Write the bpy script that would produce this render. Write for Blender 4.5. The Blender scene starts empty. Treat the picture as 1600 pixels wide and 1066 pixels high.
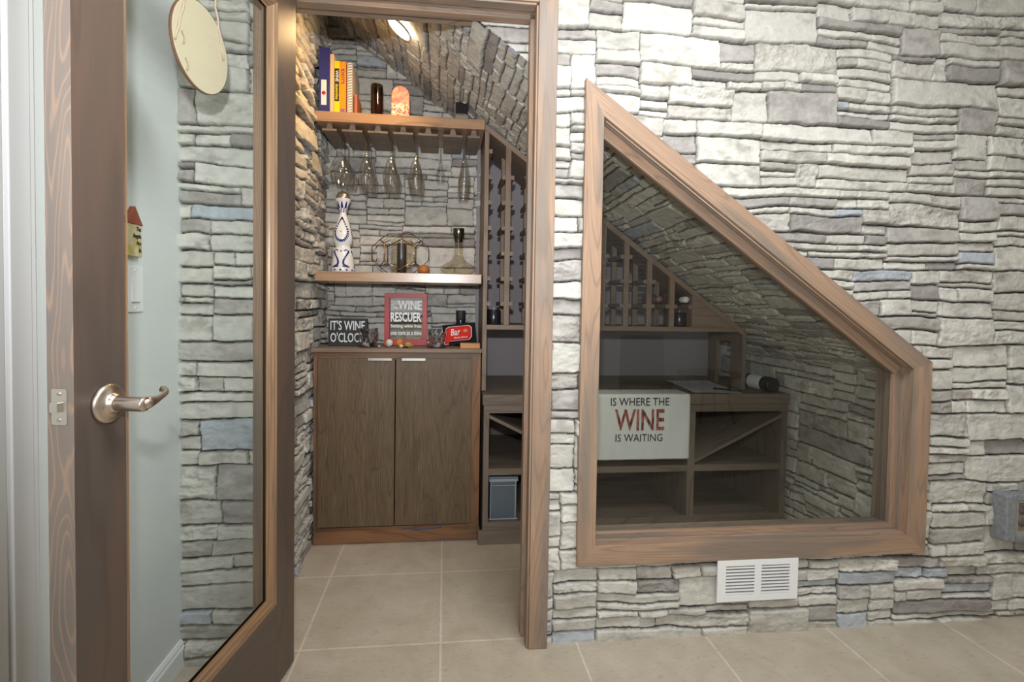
import bpy, bmesh, math, random
import numpy as np
from mathutils import Vector, Matrix
R = math.radians
random.seed(7)
S = bpy.context.scene
C = S.collection

# ------------------------------------------------------------------ camera
YAW, PITCH, ROLL = R(6.2085), R(1.7048), R(0.8645)
FPX, CX, CY, CAMH = 796.33, 781.1, 502.16, 1.135
cy_, sy_, ct, st, cr, sr = math.cos(YAW), math.sin(YAW), math.cos(PITCH), math.sin(PITCH), math.cos(ROLL), math.sin(ROLL)
fw = Vector((sy_, cy_, 0)); ri = Vector((cy_, -sy_, 0)); up = Vector((0, 0, 1))
f2 = ct*fw - st*up; u2 = ct*up + st*fw
rr = cr*ri + sr*u2; uu = -sr*ri + cr*u2
cam = bpy.data.cameras.new('camera'); co = bpy.data.objects.new('camera', cam); C.objects.link(co)
cam.sensor_width = 36; cam.lens = FPX/1600*36
cam.shift_x = (800-CX)/1600; cam.shift_y = (CY-533)/1600
cam.clip_start = 0.02
m = Matrix.Identity(4)
for i in range(3):
    m[i][0] = rr[i]; m[i][1] = uu[i]; m[i][2] = -f2[i]
m[2][3] = CAMH
co.matrix_world = m
S.camera = co

# ------------------------------------------------------------------ world, exposure, lights
S.view_settings.view_transform = 'Standard'; S.view_settings.look = 'None'
S.view_settings.gamma = 1; S.view_settings.use_curve_mapping = False
S.view_settings.exposure = 0.0
S.cycles.use_denoising = True
S.cycles.max_bounces = 8; S.cycles.transparent_max_bounces = 24
S.cycles.transmission_bounces = 8; S.cycles.glossy_bounces = 4; S.cycles.diffuse_bounces = 4
S.cycles.caustics_reflective = False; S.cycles.caustics_refractive = False
S.cycles.sample_clamp_indirect = 4
w = bpy.data.worlds.new('world'); S.world = w; w.use_nodes = True
w.node_tree.nodes['Background'].inputs[0].default_value = (0.9, 0.95, 1, 1)
w.node_tree.nodes['Background'].inputs[1].default_value = 0.35

def area(name, loc, rot, sx, sy, power, col, shape='RECTANGLE', spread=180):
    l = bpy.data.lights.new(name, 'AREA'); l.shape = shape; l.size = sx; l.size_y = sy
    l.energy = power; l.color = col; l.spread = R(spread)
    o = bpy.data.objects.new(name, l); o.location = loc; o.rotation_euler = rot; C.objects.link(o); return o
area('ceiling_fill', (0.62, 0.60, 2.56), (R(-6), 0, 0), 0.9, 0.6, 37, (.94, 0.975, 1.0))  # added area light standing in for flash bounced off the ceiling, no fixture
area('ceiling_fill', (2.2, -0.5, 2.56), (0, 0, 0), 0.8, 0.8, 13, (1.0, 0.95, 0.88))  # second added fill lamp under the unseen ceiling
area('camera_flash', (-0.03, -0.03, 1.36), (R(108), 0, R(-6)), 0.05, 0.04, 18, (.93, 0.97, 1.0), spread=130)
area('window_daylight', (-0.3, -1.9, 1.5), (R(90), 0, 0), 1.2, 1.0, 12, (0.9, 0.95, 1.0))

# ------------------------------------------------------------------ node helpers
def mat(name, col=(.5, .5, .5), rough=.5, metal=0, **kw):
    m = bpy.data.materials.new(name); m.use_nodes = True
    b = m.node_tree.nodes['Principled BSDF']
    b.inputs['Base Color'].default_value = (*col, 1); b.inputs['Roughness'].default_value = rough
    b.inputs['Metallic'].default_value = metal
    for k, v in kw.items():
        b.inputs[k].default_value = v
    return m
def N(m, t, **kw):
    n = m.node_tree.nodes.new(t)
    for k, v in kw.items():
        if hasattr(n, k) and k not in n.inputs: setattr(n, k, v)
        else: n.inputs[k].default_value = v
    return n
def L(m, a, b): m.node_tree.links.new(a, b)
def ramp(m, fac, stops, interp='LINEAR'):
    r = m.node_tree.nodes.new('ShaderNodeValToRGB'); r.color_ramp.interpolation = interp
    e = r.color_ramp.elements
    while len(e) > 1: e.remove(e[-1])
    e[0].position = stops[0][0]; e[0].color = (*stops[0][1], 1)
    for p, c in stops[1:]:
        x = e.new(p); x.color = (*c, 1)
    L(m, fac, r.inputs[0]); return r.outputs[0]
def math_(m, op, a, b=None):
    n = m.node_tree.nodes.new('ShaderNodeMath'); n.operation = op
    for i, x in enumerate((a, b)):
        if x is None: continue
        if isinstance(x, (int, float)): n.inputs[i].default_value = x
        else: L(m, x, n.inputs[i])
    return n.outputs[0]
def mixc(m, fac, a, b, bt='MIX'):
    n = m.node_tree.nodes.new('ShaderNodeMix'); n.data_type = 'RGBA'; n.blend_type = bt
    for i, x in ((0, fac), (6, a), (7, b)):
        if isinstance(x, (int, float)): n.inputs[i].default_value = x
        elif isinstance(x, tuple): n.inputs[i].default_value = (*x, 1)
        else: L(m, x, n.inputs[i])
    return n.outputs[2]
def mapping(m, src, scale, loc=(0, 0, 0)):
    mp = m.node_tree.nodes.new('ShaderNodeMapping'); mp.inputs['Scale'].default_value = scale
    mp.inputs['Location'].default_value = loc; L(m, src, mp.inputs[0]); return mp.outputs[0]
def noise(m, vec, scale=1, detail=3, rough=.55, dist=0):
    n = N(m, 'ShaderNodeTexNoise'); n.inputs['Scale'].default_value = scale; n.inputs['Detail'].default_value = detail
    n.inputs['Roughness'].default_value = rough; n.inputs['Distortion'].default_value = dist
    L(m, vec, n.inputs['Vector']); return n.outputs[0]
def bump(m, h, strength, dist=.001):
    b = N(m, 'ShaderNodeBump'); b.inputs['Strength'].default_value = strength; b.inputs['Distance'].default_value = dist
    L(m, h, b.inputs['Height']); L(m, b.outputs[0], m.node_tree.nodes['Principled BSDF'].inputs['Normal'])

def wood(name, base, dark, light=None, stain=None, rings=9, ringw=.22, rough=.42, figure=(1.1, 9), pores=.35, spec=.4):
    """UV in metres, u along the grain"""
    m = mat(name, base, rough); b = m.node_tree.nodes['Principled BSDF']
    b.inputs['Specular IOR Level'].default_value = spec
    uv = N(m, 'ShaderNodeUVMap').outputs[0]
    low = noise(m, mapping(m, uv, (figure[0], figure[1], 1)), 1, 1.5, .4, .25)
    rg = math_(m, 'PINGPONG', math_(m, 'MULTIPLY', low, rings), .5)
    line = ramp(m, rg, [(0, (1, 1, 1)), (ringw*.5, (.55, .55, .55)), (ringw, (0, 0, 0))])
    fine = noise(m, mapping(m, uv, (9, 420, 1)), 1, 3, .6)
    finer = ramp(m, fine, [(.38, (0, 0, 0)), (.62, (1, 1, 1))])
    patch = noise(m, mapping(m, uv, (2.2, 16, 1), (3.1, 1.7, 0)), 1, 2, .5)
    pr = ramp(m, patch, [(.36, (0, 0, 0)), (.62, (1, 1, 1))])
    c = mixc(m, pr, base, light or base)
    if stain:
        p2 = noise(m, mapping(m, uv, (1.6, 12, 1), (7.3, 4.7, 0)), 1, 2, .5)
        c = mixc(m, ramp(m, p2, [(.47, (0, 0, 0)), (.6, (1, 1, 1))]), c, stain)
    c = mixc(m, math_(m, 'MULTIPLY', line, .62), c, dark)
    c = mixc(m, math_(m, 'MULTIPLY', math_(m, 'SUBTRACT', 1, finer), pores), c, dark)
    L(m, c, b.inputs['Base Color'])
    bump(m, fine, .25, .0006)
    return m

M = {}
M['casing'] = wood('oak_casing', (.37, .235, .155), (.21, .15, .11), (.44, .28, .185), (.25, .195, .155), rings=19, ringw=.16, rough=.4, figure=(.8, 10), pores=.42)
M['casing_dark'] = wood('oak_casing_grey', (.30, .235, .19), (.17, .13, .105), (.35, .26, .20), None, rings=15, ringw=.14, rough=.4)
M['shelfwood'] = wood('oak_shelf', (.40, .235, .135), (.22, .135, .085), (.47, .29, .17), None, rings=7, ringw=.14, rough=.26, spec=.6)
M['cabinet'] = wood('oak_cabinet_door', (.155, .103, .058), (.075, .05, .03), (.185, .125, .072), None, rings=9, ringw=.10, rough=.42, figure=(1.6, 13), pores=.75)
M['frame'] = wood('oak_cabinet_frame', (.27, .125, .06), (.12, .062, .035), (.31, .15, .07), (.17, .10, .06), rings=8, ringw=.15, rough=.4)
M['rack'] = wood('oak_rack', (.25, .175, .125), (.15, .10, .07), (.29, .20, .145), None, rings=6, ringw=.15, rough=.5)
M['rackdark'] = wood('oak_base_unit', (.19, .145, .11), (.11, .08, .06), (.22, .17, .13), None, rings=6, ringw=.15, rough=.5)
M['leaf'] = wood('stained_door_face', (.105, .073, .057), (.075, .055, .044), (.12, .077, .056), (.095, .073, .06), rings=4, ringw=.1, rough=.36, pores=.25)
M['edge'] = wood('stained_door_edge', (.235, .19, .165), (.47, .30, .205), (.27, .215, .185), (.22, .185, .165), rings=18, ringw=.17, rough=.5, figure=(2.2, 16), pores=.1)
M['blockwood'] = wood('orange_wood', (.55, .25, .08), (.4, .17, .05), rings=4, rough=.4)

# stone: colour attribute from the mesh plus fine mottling
def stone_mat(name, mul=(1, 1, 1)):
    m = mat(name, (.5, .5, .5), .88); b = m.node_tree.nodes['Principled BSDF']
    b.inputs['Specular IOR Level'].default_value = .2
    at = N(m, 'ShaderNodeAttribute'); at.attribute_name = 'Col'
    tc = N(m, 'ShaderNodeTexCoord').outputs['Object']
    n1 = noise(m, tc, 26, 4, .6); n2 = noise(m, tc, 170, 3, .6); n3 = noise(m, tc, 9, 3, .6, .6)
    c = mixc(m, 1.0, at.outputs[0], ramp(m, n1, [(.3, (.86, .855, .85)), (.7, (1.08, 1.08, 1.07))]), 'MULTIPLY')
    c = mixc(m, 1.0, c, ramp(m, n3, [(.28, (.8, .78, .77)), (.42, (1, 1, 1))]), 'MULTIPLY')
    c = mixc(m, 1.0, c, mul, 'MULTIPLY')
    L(m, c, b.inputs['Base Color'])
    h = math_(m, 'ADD', math_(m, 'MULTIPLY', n2, .5), n1)
    bump(m, h, .8, .0035)
    return m
M['stone'] = stone_mat('ledger_stone')

def plaster(name, col):
    m = mat(name, col, .75); tc = N(m, 'ShaderNodeTexCoord').outputs['Object']
    bump(m, noise(m, tc, 160, 3, .6), .35, .002); return m
M['plaster'] = plaster('pale_blue_grey_plaster', (.74, .765, .745))
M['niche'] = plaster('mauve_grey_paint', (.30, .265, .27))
M['white_room'] = plaster('room_paint', (.72, .72, .69))
M['trimwhite'] = mat('white_trim_paint', (.87, .865, .86), .35)

m = mat('beige_floor_tile', (.5, .45, .37), .34); b = m.node_tree.nodes['Principled BSDF']; M['tile'] = m
pos = N(m, 'ShaderNodeNewGeometry').outputs['Position']
br = N(m, 'ShaderNodeTexBrick'); br.offset = 0; br.squash = 1
br.inputs['Scale'].default_value = 1; br.inputs['Brick Width'].default_value = .457; br.inputs['Row Height'].default_value = .457
br.inputs['Mortar Size'].default_value = .0045; br.inputs['Mortar Smooth'].default_value = .3
br.inputs['Color1'].default_value = (.50, .435, .345, 1); br.inputs['Color2'].default_value = (.52, .45, .36, 1)
br.inputs['Mortar'].default_value = (.66, .58, .47, 1)
L(m, mapping(m, pos, (1, 1, 1), (0, -1.691+.457*8, 0)), br.inputs['Vector'])
c = mixc(m, 1, br.outputs[0], ramp(m, noise(m, pos, 7, 5, .65, .5), [(.3, (.86, .84, .80)), (.65, (1.05, 1.05, 1.05))]), 'MULTIPLY')
c = mixc(m, ramp(m, noise(m, mapping(m, pos, (1, 2.2, 1)), 38, 5, .7), [(.56, (0, 0, 0)), (.70, (.7, .7, .7))]), c, (.30, .235, .165))
L(m, c, b.inputs['Base Color'])
bump(m, math_(m, 'SUBTRACT', noise(m, pos, 45, 4, .6), math_(m, 'MULTIPLY', br.outputs[1], 1.2)), .18, .002)

def thin_glass(name, tint, refl=1.0, rough=0.0):
    m = bpy.data.materials.new(name); m.use_nodes = True; nt = m.node_tree; nt.nodes.clear()
    out = nt.nodes.new('ShaderNodeOutputMaterial'); mx = nt.nodes.new('ShaderNodeMixShader')
    tr = nt.nodes.new('ShaderNodeBsdfTransparent'); gl = nt.nodes.new('ShaderNodeBsdfGlossy'); lw = nt.nodes.new('ShaderNodeLayerWeight')
    tr.inputs[0].default_value = (*tint, 1); gl.inputs['Roughness'].default_value = rough; lw.inputs[0].default_value = .5
    p5 = math_(m, 'POWER', lw.outputs['Facing'], 5); fr = math_(m, 'ADD', math_(m, 'MULTIPLY', p5, .9), .045)
    k = nt.nodes.new('ShaderNodeMath'); k.operation = 'MULTIPLY'; k.inputs[1].default_value = refl; k.use_clamp = True
    L(m, fr, k.inputs[0]); L(m, k.outputs[0], mx.inputs[0]); L(m, tr.outputs[0], mx.inputs[1]); L(m, gl.outputs[0], mx.inputs[2])
    L(m, mx.outputs[0], out.inputs[0]); return m
M['pane'] = thin_glass('window_glass', (.80, .815, .78), 1.0)
M['doorpane'] = thin_glass('door_glass', (.90, .93, .915), .8)
M['wineglass'] = thin_glass('clear_glass', (.985, .985, .985), 1.5)
M['stemglass'] = thin_glass('stem_glass', (.86, .87, .87), 3.0)
M['tumbler'] = mat('crystal', (1, 1, 1), .02, 0, **{'Transmission Weight': 1.0, 'IOR': 1.5})
M['smoke'] = thin_glass('smoky_glass', (.93, .905, .84), 1.3)
M['nickel'] = mat('satin_nickel', (.62, .53, .45), .3, 1)
M['steel'] = mat('brushed_steel', (.72, .68, .62), .25, 1)
M['gold'] = mat('antique_gold', (.55, .40, .22), .3, 1)
M['bronze'] = mat('dark_bronze', (.16, .10, .055), .35, .8)
M['black'] = mat('black_gloss', (.012, .012, .014), .25)
M['blackmat'] = mat('black_matte', (.02, .02, .02), .6)
M['white'] = mat('white_ceramic', (.80, .79, .77), .2)
M['blue'] = mat('cobalt_glaze', (.012, .02, .16), .2)
M['paper'] = mat('white_paper', (.75, .75, .74), .7)
M['cloth'] = mat('white_cotton', (.72, .71, .67), .9)
M['ink'] = mat('black_print', (.015, .015, .015), .7)
M['brick'] = mat('rust_red_print', (.36, .075, .05), .7)
M['red'] = mat('red_paint', (.42, .03, .03), .45)
M['redsign'] = mat('red_enamel', (.70, .025, .015), .6, 0, **{'Specular IOR Level': .15})
M['whitep'] = mat('white_print', (.78, .78, .75), .6)
M['gray_box'] = thin_glass('grey_plastic', (.62, .68, .74), 1.2, .2)

def emit(name, col, s):
    m = bpy.data.materials.new(name); m.use_nodes = True; nt = m.node_tree; nt.nodes.clear()
    e = nt.nodes.new('ShaderNodeEmission'); e.inputs[0].default_value = (*col, 1); e.inputs[1].default_value = s
    o = nt.nodes.new('ShaderNodeOutputMaterial'); nt.links.new(e.outputs[0], o.inputs[0]); return m

# ------------------------------------------------------------------ mesh helpers
class MB:
    def __init__(s): s.v = []; s.f = []; s.uv = []; s.mi = []; s.sm = []; s.g = Vector((0, 0, 1)); s.off = (random.random()*40, random.random()*40)
    def face(s, pts, g=None, mi=0, smooth=False):
        i0 = len(s.v); pts = [Vector(p) for p in pts]
        s.v += [tuple(p) for p in pts]; s.f.append(list(range(i0, i0+len(pts))))
        g = Vector(g or s.g).normalized(); n = Vector((0, 0, 0))
        for k in range(len(pts)):
            n += pts[k].cross(pts[(k+1) % len(pts)])
        if n.length < 1e-12: n = Vector((0, 1, 0))
        n.normalize(); gg = g if abs(n.dot(g)) < .9 else (Vector((1, 0, 0)) if abs(n.x) < .9 else Vector((0, 1, 0)))
        c = n.cross(gg).normalized()
        o = (s.off[0]+(7*round(n.x)+3*round(n.y)), s.off[1]+2.3*round(n.z))
        s.uv.append([(p.dot(gg)+o[0], p.dot(c)+o[1]) for p in pts]); s.mi.append(mi); s.sm.append(smooth)
    def hexa(s, P, g=None, mi=0):   # 8 points: bottom 4 ccw, top 4 ccw
        for q in ((3, 2, 1, 0), (4, 5, 6, 7), (0, 1, 5, 4), (1, 2, 6, 5), (2, 3, 7, 6), (3, 0, 4, 7)):
            s.face([P[i] for i in q], g, mi[q] if isinstance(mi, dict) and q in mi else (0 if isinstance(mi, dict) else mi))
    def box(s, x0, x1, y0, y1, z0, z1, g=None, mi=0, new=True):
        if new: s.off = (random.random()*40, random.random()*40)
        x0, x1 = min(x0, x1), max(x0, x1); y0, y1 = min(y0, y1), max(y0, y1); z0, z1 = min(z0, z1), max(z0, z1)
        if g is None:
            d = (x1-x0, y1-y0, z1-z0); k = d.index(max(d)); g = [0, 0, 0]; g[k] = 1
        s.hexa([(x0, y0, z0), (x1, y0, z0), (x1, y1, z0), (x0, y1, z0), (x0, y0, z1), (x1, y0, z1), (x1, y1, z1), (x0, y1, z1)], g, mi)
        return s
    def prism(s, poly, y0, y1, g=None, mi=0, axis='y', new=True):   # poly of (x,z) ccw seen from -y
        if new: s.off = (random.random()*40, random.random()*40)
        P = (lambda a, b, t: (a, t, b)) if axis == 'y' else ((lambda a, b, t: (t, a, b)) if axis == 'x' else (lambda a, b, t: (a, b, t)))
        n = len(poly)
        s.face([P(a, b, y0) for a, b in poly], g, mi); s.face([P(a, b, y1) for a, b in reversed(poly)], g, mi)
        for k in range(n):
            a, b = poly[k]; c, d = poly[(k+1) % n]
            s.face([P(a, b, y1), P(c, d, y1), P(c, d, y0), P(a, b, y0)], g, mi)
        return s
    def grid(s, fn, nu, nv, mi=0, smooth=True, closeu=False):
        i0 = len(s.v)
        for j in range(nv+1):
            for i in range(nu+(0 if closeu else 1)):
                s.v.append(tuple(fn(i/nu, j/nv)))
        W = nu if closeu else nu+1
        for j in range(nv):
            for i in range(nu):
                a = i0+j*W+i; b_ = i0+j*W+(i+1) % W; c = b_+W; d = a+W
                s.f.append([a, b_, c, d]); s.uv.append([(i/nu, j/nv), ((i+1)/nu, j/nv), ((i+1)/nu, (j+1)/nv), (i/nu, (j+1)/nv)])
                s.mi.append(mi); s.sm.append(smooth)
        return s
    def lathe(s, prof, c=(0, 0, 0), seg=32, axis=(0, 0, 1), mi=0, smooth=True):
        ax = Vector(axis).normalized(); q = Vector((0, 0, 1)).rotation_difference(ax); c = Vector(c)
        k = len(prof)-1
        def fn(u, v):
            r, h = prof[min(k, int(round(v*k)))]
            a = 2*math.pi*u
            return c + q @ Vector((r*math.cos(a), r*math.sin(a), h))
        s.grid(fn, seg, k, mi, smooth, closeu=True); return s
    def tube(s, pts, r, seg=8, mi=0, cap=True):
        pts = [Vector(p) for p in pts]; i0 = len(s.v); rs = r if isinstance(r, (list, tuple)) else [r]*len(pts)
        pv = None
        for k, p in enumerate(pts):
            d = (pts[min(k+1, len(pts)-1)]-pts[max(k-1, 0)]).normalized()
            if pv is None:
                a = Vector((0, 0, 1)) if abs(d.z) < .9 else Vector((1, 0, 0)); n1 = d.cross(a).normalized()
            else: n1 = (pv-d*pv.dot(d)).normalized()
            pv = n1; n2 = d.cross(n1)
            for i in range(seg):
                t = 2*math.pi*i/seg; s.v.append(tuple(p+rs[k]*(math.cos(t)*n1+math.sin(t)*n2)))
        for k in range(len(pts)-1):
            for i in range(seg):
                a = i0+k*seg+i; b_ = i0+k*seg+(i+1) % seg
                s.f.append([a, b_, b_+seg, a+seg]); s.uv.append([(0, 0), (1, 0), (1, 1), (0, 1)]); s.mi.append(mi); s.sm.append(True)
        if cap:
            for base, rev in ((i0, True), (i0+(len(pts)-1)*seg, False)):
                q = [base+i for i in range(seg)]
                if rev: q.reverse()
                s.f.append(q); s.uv.append([(0, 0)]*seg); s.mi.append(mi); s.sm.append(False)
        return s
    def build(s, name, mats, parent=None, bev=0, solid=0):
        me = bpy.data.meshes.new(name); me.from_pydata(s.v, [], s.f)
        uv = me.uv_layers.new(name='UVMap')
        uv.data.foreach_set('uv', [x for f in s.uv for p in f for x in p])
        me.polygons.foreach_set('material_index', s.mi); me.polygons.foreach_set('use_smooth', s.sm)
        for mm in (mats if isinstance(mats, (list, tuple)) else [mats]): me.materials.append(mm)
        me.update()
        o = bpy.data.objects.new(name, me); C.objects.link(o)
        if bev:
            bm = bmesh.new(); bm.from_mesh(me); bmesh.ops.remove_doubles(bm, verts=bm.verts, dist=1e-5); bm.to_mesh(me); bm.free()
            md = o.modifiers.new('bevel', 'BEVEL'); md.width = bev; md.segments = 2; md.limit_method = 'ANGLE'; md.angle_limit = R(40)
        if solid:
            md = o.modifiers.new('solid', 'SOLIDIFY'); md.thickness = solid
        if parent: o.parent = parent
        return o
def tag(o, label, cat, group=None):
    o['label'] = label; o['category'] = cat
    if group: o['group'] = group
    return o
def thing(name, label, cat, loc=(0, 0, 0), rz=0, group=None):
    o = bpy.data.objects.new(name, None); C.objects.link(o); o.location = loc; o.rotation_euler = (0, 0, rz)
    o.empty_display_size = .05
    return tag(o, label, cat, group)
def struct(o): o['kind'] = 'structure'; return o
def text(s, name, parent, loc, rot, size, matl, bold=0, sx=1, align='LEFT', ext=.0004, shear=0):
    cu = bpy.data.curves.new(name, 'FONT'); cu.body = s; cu.size = size; cu.align_x = align; cu.extrude = ext; cu.offset = bold; cu.shear = shear
    cu.materials.append(matl); cu.resolution_u = 2
    tmp = bpy.data.objects.new(name, cu); C.objects.link(tmp); bpy.context.view_layer.update()
    me = bpy.data.meshes.new_from_object(tmp.evaluated_get(bpy.context.evaluated_depsgraph_get())); me.name = name
    bpy.data.objects.remove(tmp)
    o = bpy.data.objects.new(name, me); C.objects.link(o); o.location = loc; o.rotation_euler = rot; o.scale = (sx, 1, 1); o.parent = parent
    return o
def clone(root, loc, label=None, rz=None):
    r = root.copy(); C.objects.link(r); r.location = loc
    if rz is not None: r.rotation_euler = (0, 0, rz)
    if label: r['label'] = label
    for ch in list(root.children):
        c = ch.copy(); C.objects.link(c); c.parent = r
        for g in ch.children:
            d = g.copy(); C.objects.link(d); d.parent = c
    return r

# ------------------------------------------------------------------ ledger stone walls
def vnoise(u, v, seed):
    rs = np.random.RandomState(seed); T = rs.rand(256, 256).astype(np.float32)
    iu = np.floor(u).astype(int); iv = np.floor(v).astype(int); fu = u-iu; fv = v-iv
    fu = fu*fu*(3-2*fu); fv = fv*fv*(3-2*fv); a = iu & 255; b_ = (iu+1) & 255; c = iv & 255; d = (iv+1) & 255
    return (T[a, c]*(1-fu)+T[b_, c]*fu)*(1-fv)+(T[a, d]*(1-fu)+T[b_, d]*fu)*fv
def fbm(u, v, fu, fv, seed, oct=3, gain=.5):
    s = 0; a = 1; t = 0
    for k in range(oct):
        s = s+a*vnoise(u*fu*2**k+13.7*k+50, v*fv*2**k+7.3*k+50, seed+k); t += a; a *= gain
    return s/t-.5
PAL = [((.61, .585, .53), .56), ((.55, .52, .47), .25), ((.36, .335, .315), .06), ((.45, .42, .39), .095), ((.46, .485, .52), .035)]
def stones(W, H, seed):
    rs = random.Random(seed); out = []
    z = -rs.random()*.1
    while z < H:
        ph = rs.choice((.22, .25, .27)); x = -rs.random()*.5
        while x < W:
            pw = rs.uniform(.52, .74)
            def split(x0, x1, y0, y1, d):
                w_, h_ = x1-x0, y1-y0
                if h_ > .118 or (h_ > .055 and rs.random() < .46 and w_ > .09):
                    if w_ > .3 and rs.random() < .45:
                        t = x0+w_*rs.uniform(.3, .7); split(x0, t, y0, y1, d+1); split(t, x1, y0, y1, d+1); return
                    k = y0+h_*rs.uniform(.28, .72); split(x0, x1, y0, k, d+1); split(x0, x1, k, y1, d+1); return
                if w_ > .44 or (w_ > .18 and rs.random() < .5):
                    t = x0+w_*rs.uniform(.25, .75); split(x0, t, y0, y1, d+1); split(t, x1, y0, y1, d+1); return
                out.append((x0, x1, y0, y1))
            split(x, x+pw, z, z+ph, 0)
            x += pw
        z += ph
    return out
def stone_mesh(name, W, H, fmap, cell=.004, seed=1, relief=1.0, keep=None):
    """height field over (u,v) laid on a surface by fmap(u,v,h) -> x,y,z arrays"""
    nu = int(W/cell)+1; nv = int(H/cell)+1
    U, V = np.meshgrid(np.linspace(0, W, nu), np.linspace(0, H, nv)); U = U.astype(np.float64)
    st_ = stones(W+.1, H+.1, seed); rs = np.random.RandomState(seed+5)
    n = len(st_); A = np.array(st_)
    res = .002; ru = int((W+.1)/res)+1; rv = int((H+.1)/res)+1
    ID = np.zeros((rv, ru), int)
    for k, (x0, x1, y0, y1) in enumerate(st_):
        ID[max(0, int(y0/res)):max(0, int(round(y1/res))), max(0, int(x0/res)):max(0, int(round(x1/res)))] = k
    Uw = U+fbm(U, V, 10, 16, seed+11, 2)*.014+fbm(U, V, 45, 60, seed+12, 2)*.006
    Vw = V+fbm(U, V, 4.5, 6, seed+21, 2)*.026+fbm(U, V, 22, 26, seed+22, 2)*.007+fbm(U, V, 80, 80, seed+23, 2)*.0025
    Uw = np.clip(Uw, 0, W+.09); Vw = np.clip(Vw, 0, H+.09)
    I = ID[np.minimum((Vw/res).astype(int), rv-1), np.minimum((Uw/res).astype(int), ru-1)]
    a = A[I]; ex = np.minimum(Uw-a[..., 0], a[..., 1]-Uw); ey = np.minimum(Vw-a[..., 2], a[..., 3]-Vw)
    ex = np.maximum(ex, 0); ey = np.maximum(ey, 0)
    top = a[..., 3]-Vw
    base = rs.uniform(.010, .030, n)[I]*relief; tx = rs.uniform(-.10, .10, n)[I]; tz = rs.uniform(-.16, .10, n)[I]
    cxs = (a[..., 0]+a[..., 1])/2; cys = (a[..., 2]+a[..., 3])/2
    rough = rs.choice([.45, .8, 1.5], n, p=[.5, .35, .15])[I]
    h = base+(Uw-cxs)*tx*.5*relief+(Vw-cys)*tz*relief
    off = rs.uniform(0, 30, n)[I]
    strata = fbm(U+off, V+off, 6, 24, seed+31, 3)
    step = np.floor((strata+.5)*5)/5+.0
    chip = fbm(U*1.0+off, V, 11, 17, seed+35, 4, .6); chip = np.clip((chip+.06)*9, -1, 1)
    h = h+strata*.010*rough*relief+(step-.5)*.006*rough*relief
    h = h+np.minimum(chip, 0)*.0035*rough+fbm(U, V, 34, 46, seed+41, 4, .6)*.0085*rough+fbm(U, V, 140, 150, seed+42, 2)*.0020*rough
    eu = np.clip((ex-.0006)/.0034, 0, 1); ev = np.clip((ey-.0017)/.0044, 0, 1)
    prof = np.minimum(eu*(2-eu), ev*(2-ev))
    h = np.maximum(h, .006)*prof
    h = np.maximum(h, 0)
    cols = np.array([c for c, p in PAL]); pr = np.array([p for c, p in PAL]); pr = pr/pr.sum()
    ci = rs.choice(len(cols), n, p=pr); cc = cols[ci]*rs.uniform(.92, 1.08, (n, 1))
    col = cc[I]
    dirt = np.clip(fbm(U+off, V, 14, 26, seed+51, 4, .65)*4.5-.35+(np.array([.0, .15, .9, .6, .0])[ci][I]), 0, 1)[..., None]*.55
    col = col*(1-dirt)+np.array((.27, .245, .225))*dirt
    gap_shade = np.clip(1-prof*1.6, 0, 1)[..., None]
    col = col*(1-gap_shade)+np.array((.05, .046, .043))*gap_shade  # crevice shade between stones painted into the joint colour
    X, Y, Z = fmap(U, V, h)
    co_ = np.stack([X, Y, Z], -1).reshape(-1, 3)
    idx = np.arange(nu*nv).reshape(nv, nu)
    q = np.stack([idx[:-1, :-1], idx[:-1, 1:], idx[1:, 1:], idx[1:, :-1]], -1).reshape(-1, 4)
    if keep is not None:
        kc = keep(U, V); kk = (kc[:-1, :-1] & kc[:-1, 1:] & kc[1:, 1:] & kc[1:, :-1]).reshape(-1); q = q[kk]
    used = np.zeros(nu*nv, bool); used[q.reshape(-1)] = True; remap = np.cumsum(used)-1
    co_ = co_[used]; q = remap[q]; colf = col.reshape(-1, 3)[used]
    me = bpy.data.meshes.new(name); me.vertices.add(len(co_)); me.vertices.foreach_set('co', co_.astype(np.float32).reshape(-1))
    me.loops.add(q.size); me.loops.foreach_set('vertex_index', q.reshape(-1).astype(np.int32))
    me.polygons.add(len(q)); me.polygons.foreach_set('loop_start', np.arange(0, q.size, 4, dtype=np.int32))
    me.polygons.foreach_set('use_smooth', np.ones(len(q), bool))
    me.update(calc_edges=True)
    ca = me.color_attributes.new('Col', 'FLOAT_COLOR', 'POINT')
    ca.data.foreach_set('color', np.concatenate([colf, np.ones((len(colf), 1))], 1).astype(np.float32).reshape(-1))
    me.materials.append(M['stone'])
    o = bpy.data.objects.new(name, me); C.objects.link(o); return struct(o)

XL, XR = -.805, 2.75           # room side
SL = .73; DD = 2.166           # soffit plane z = DD - SL*x
YF = 1.672                     # stone backing plane of the front wall
WIN = [(.475, .30), (1.70, .30), (1.70, .945), (.475, 1.83)]
def inpoly(X, Z, P):
    r = np.ones(X.shape, bool)
    for k in range(len(P)):
        a = P[k]; b_ = P[(k+1) % len(P)]
        r &= ((b_[0]-a[0])*(Z-a[1])-(b_[1]-a[1])*(X-a[0])) > 0
    return r
def keep_front(U, V):
    X = U+XL; Z = V
    return ~(((X > -.555) & (X < .32) & (Z < 2.13)) | inpoly(X, Z, WIN) | ((X > .97) & (X < 1.20) & (Z > .16) & (Z < .25)) | ((X > 2.05) & (X < 2.16) & (Z > .34) & (Z < .45)))
stone_mesh('wall_front', XR-XL, 2.48, lambda U, V, h: (U+XL, YF-h, V), .003, 3, 1.0, keep_front)
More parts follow.
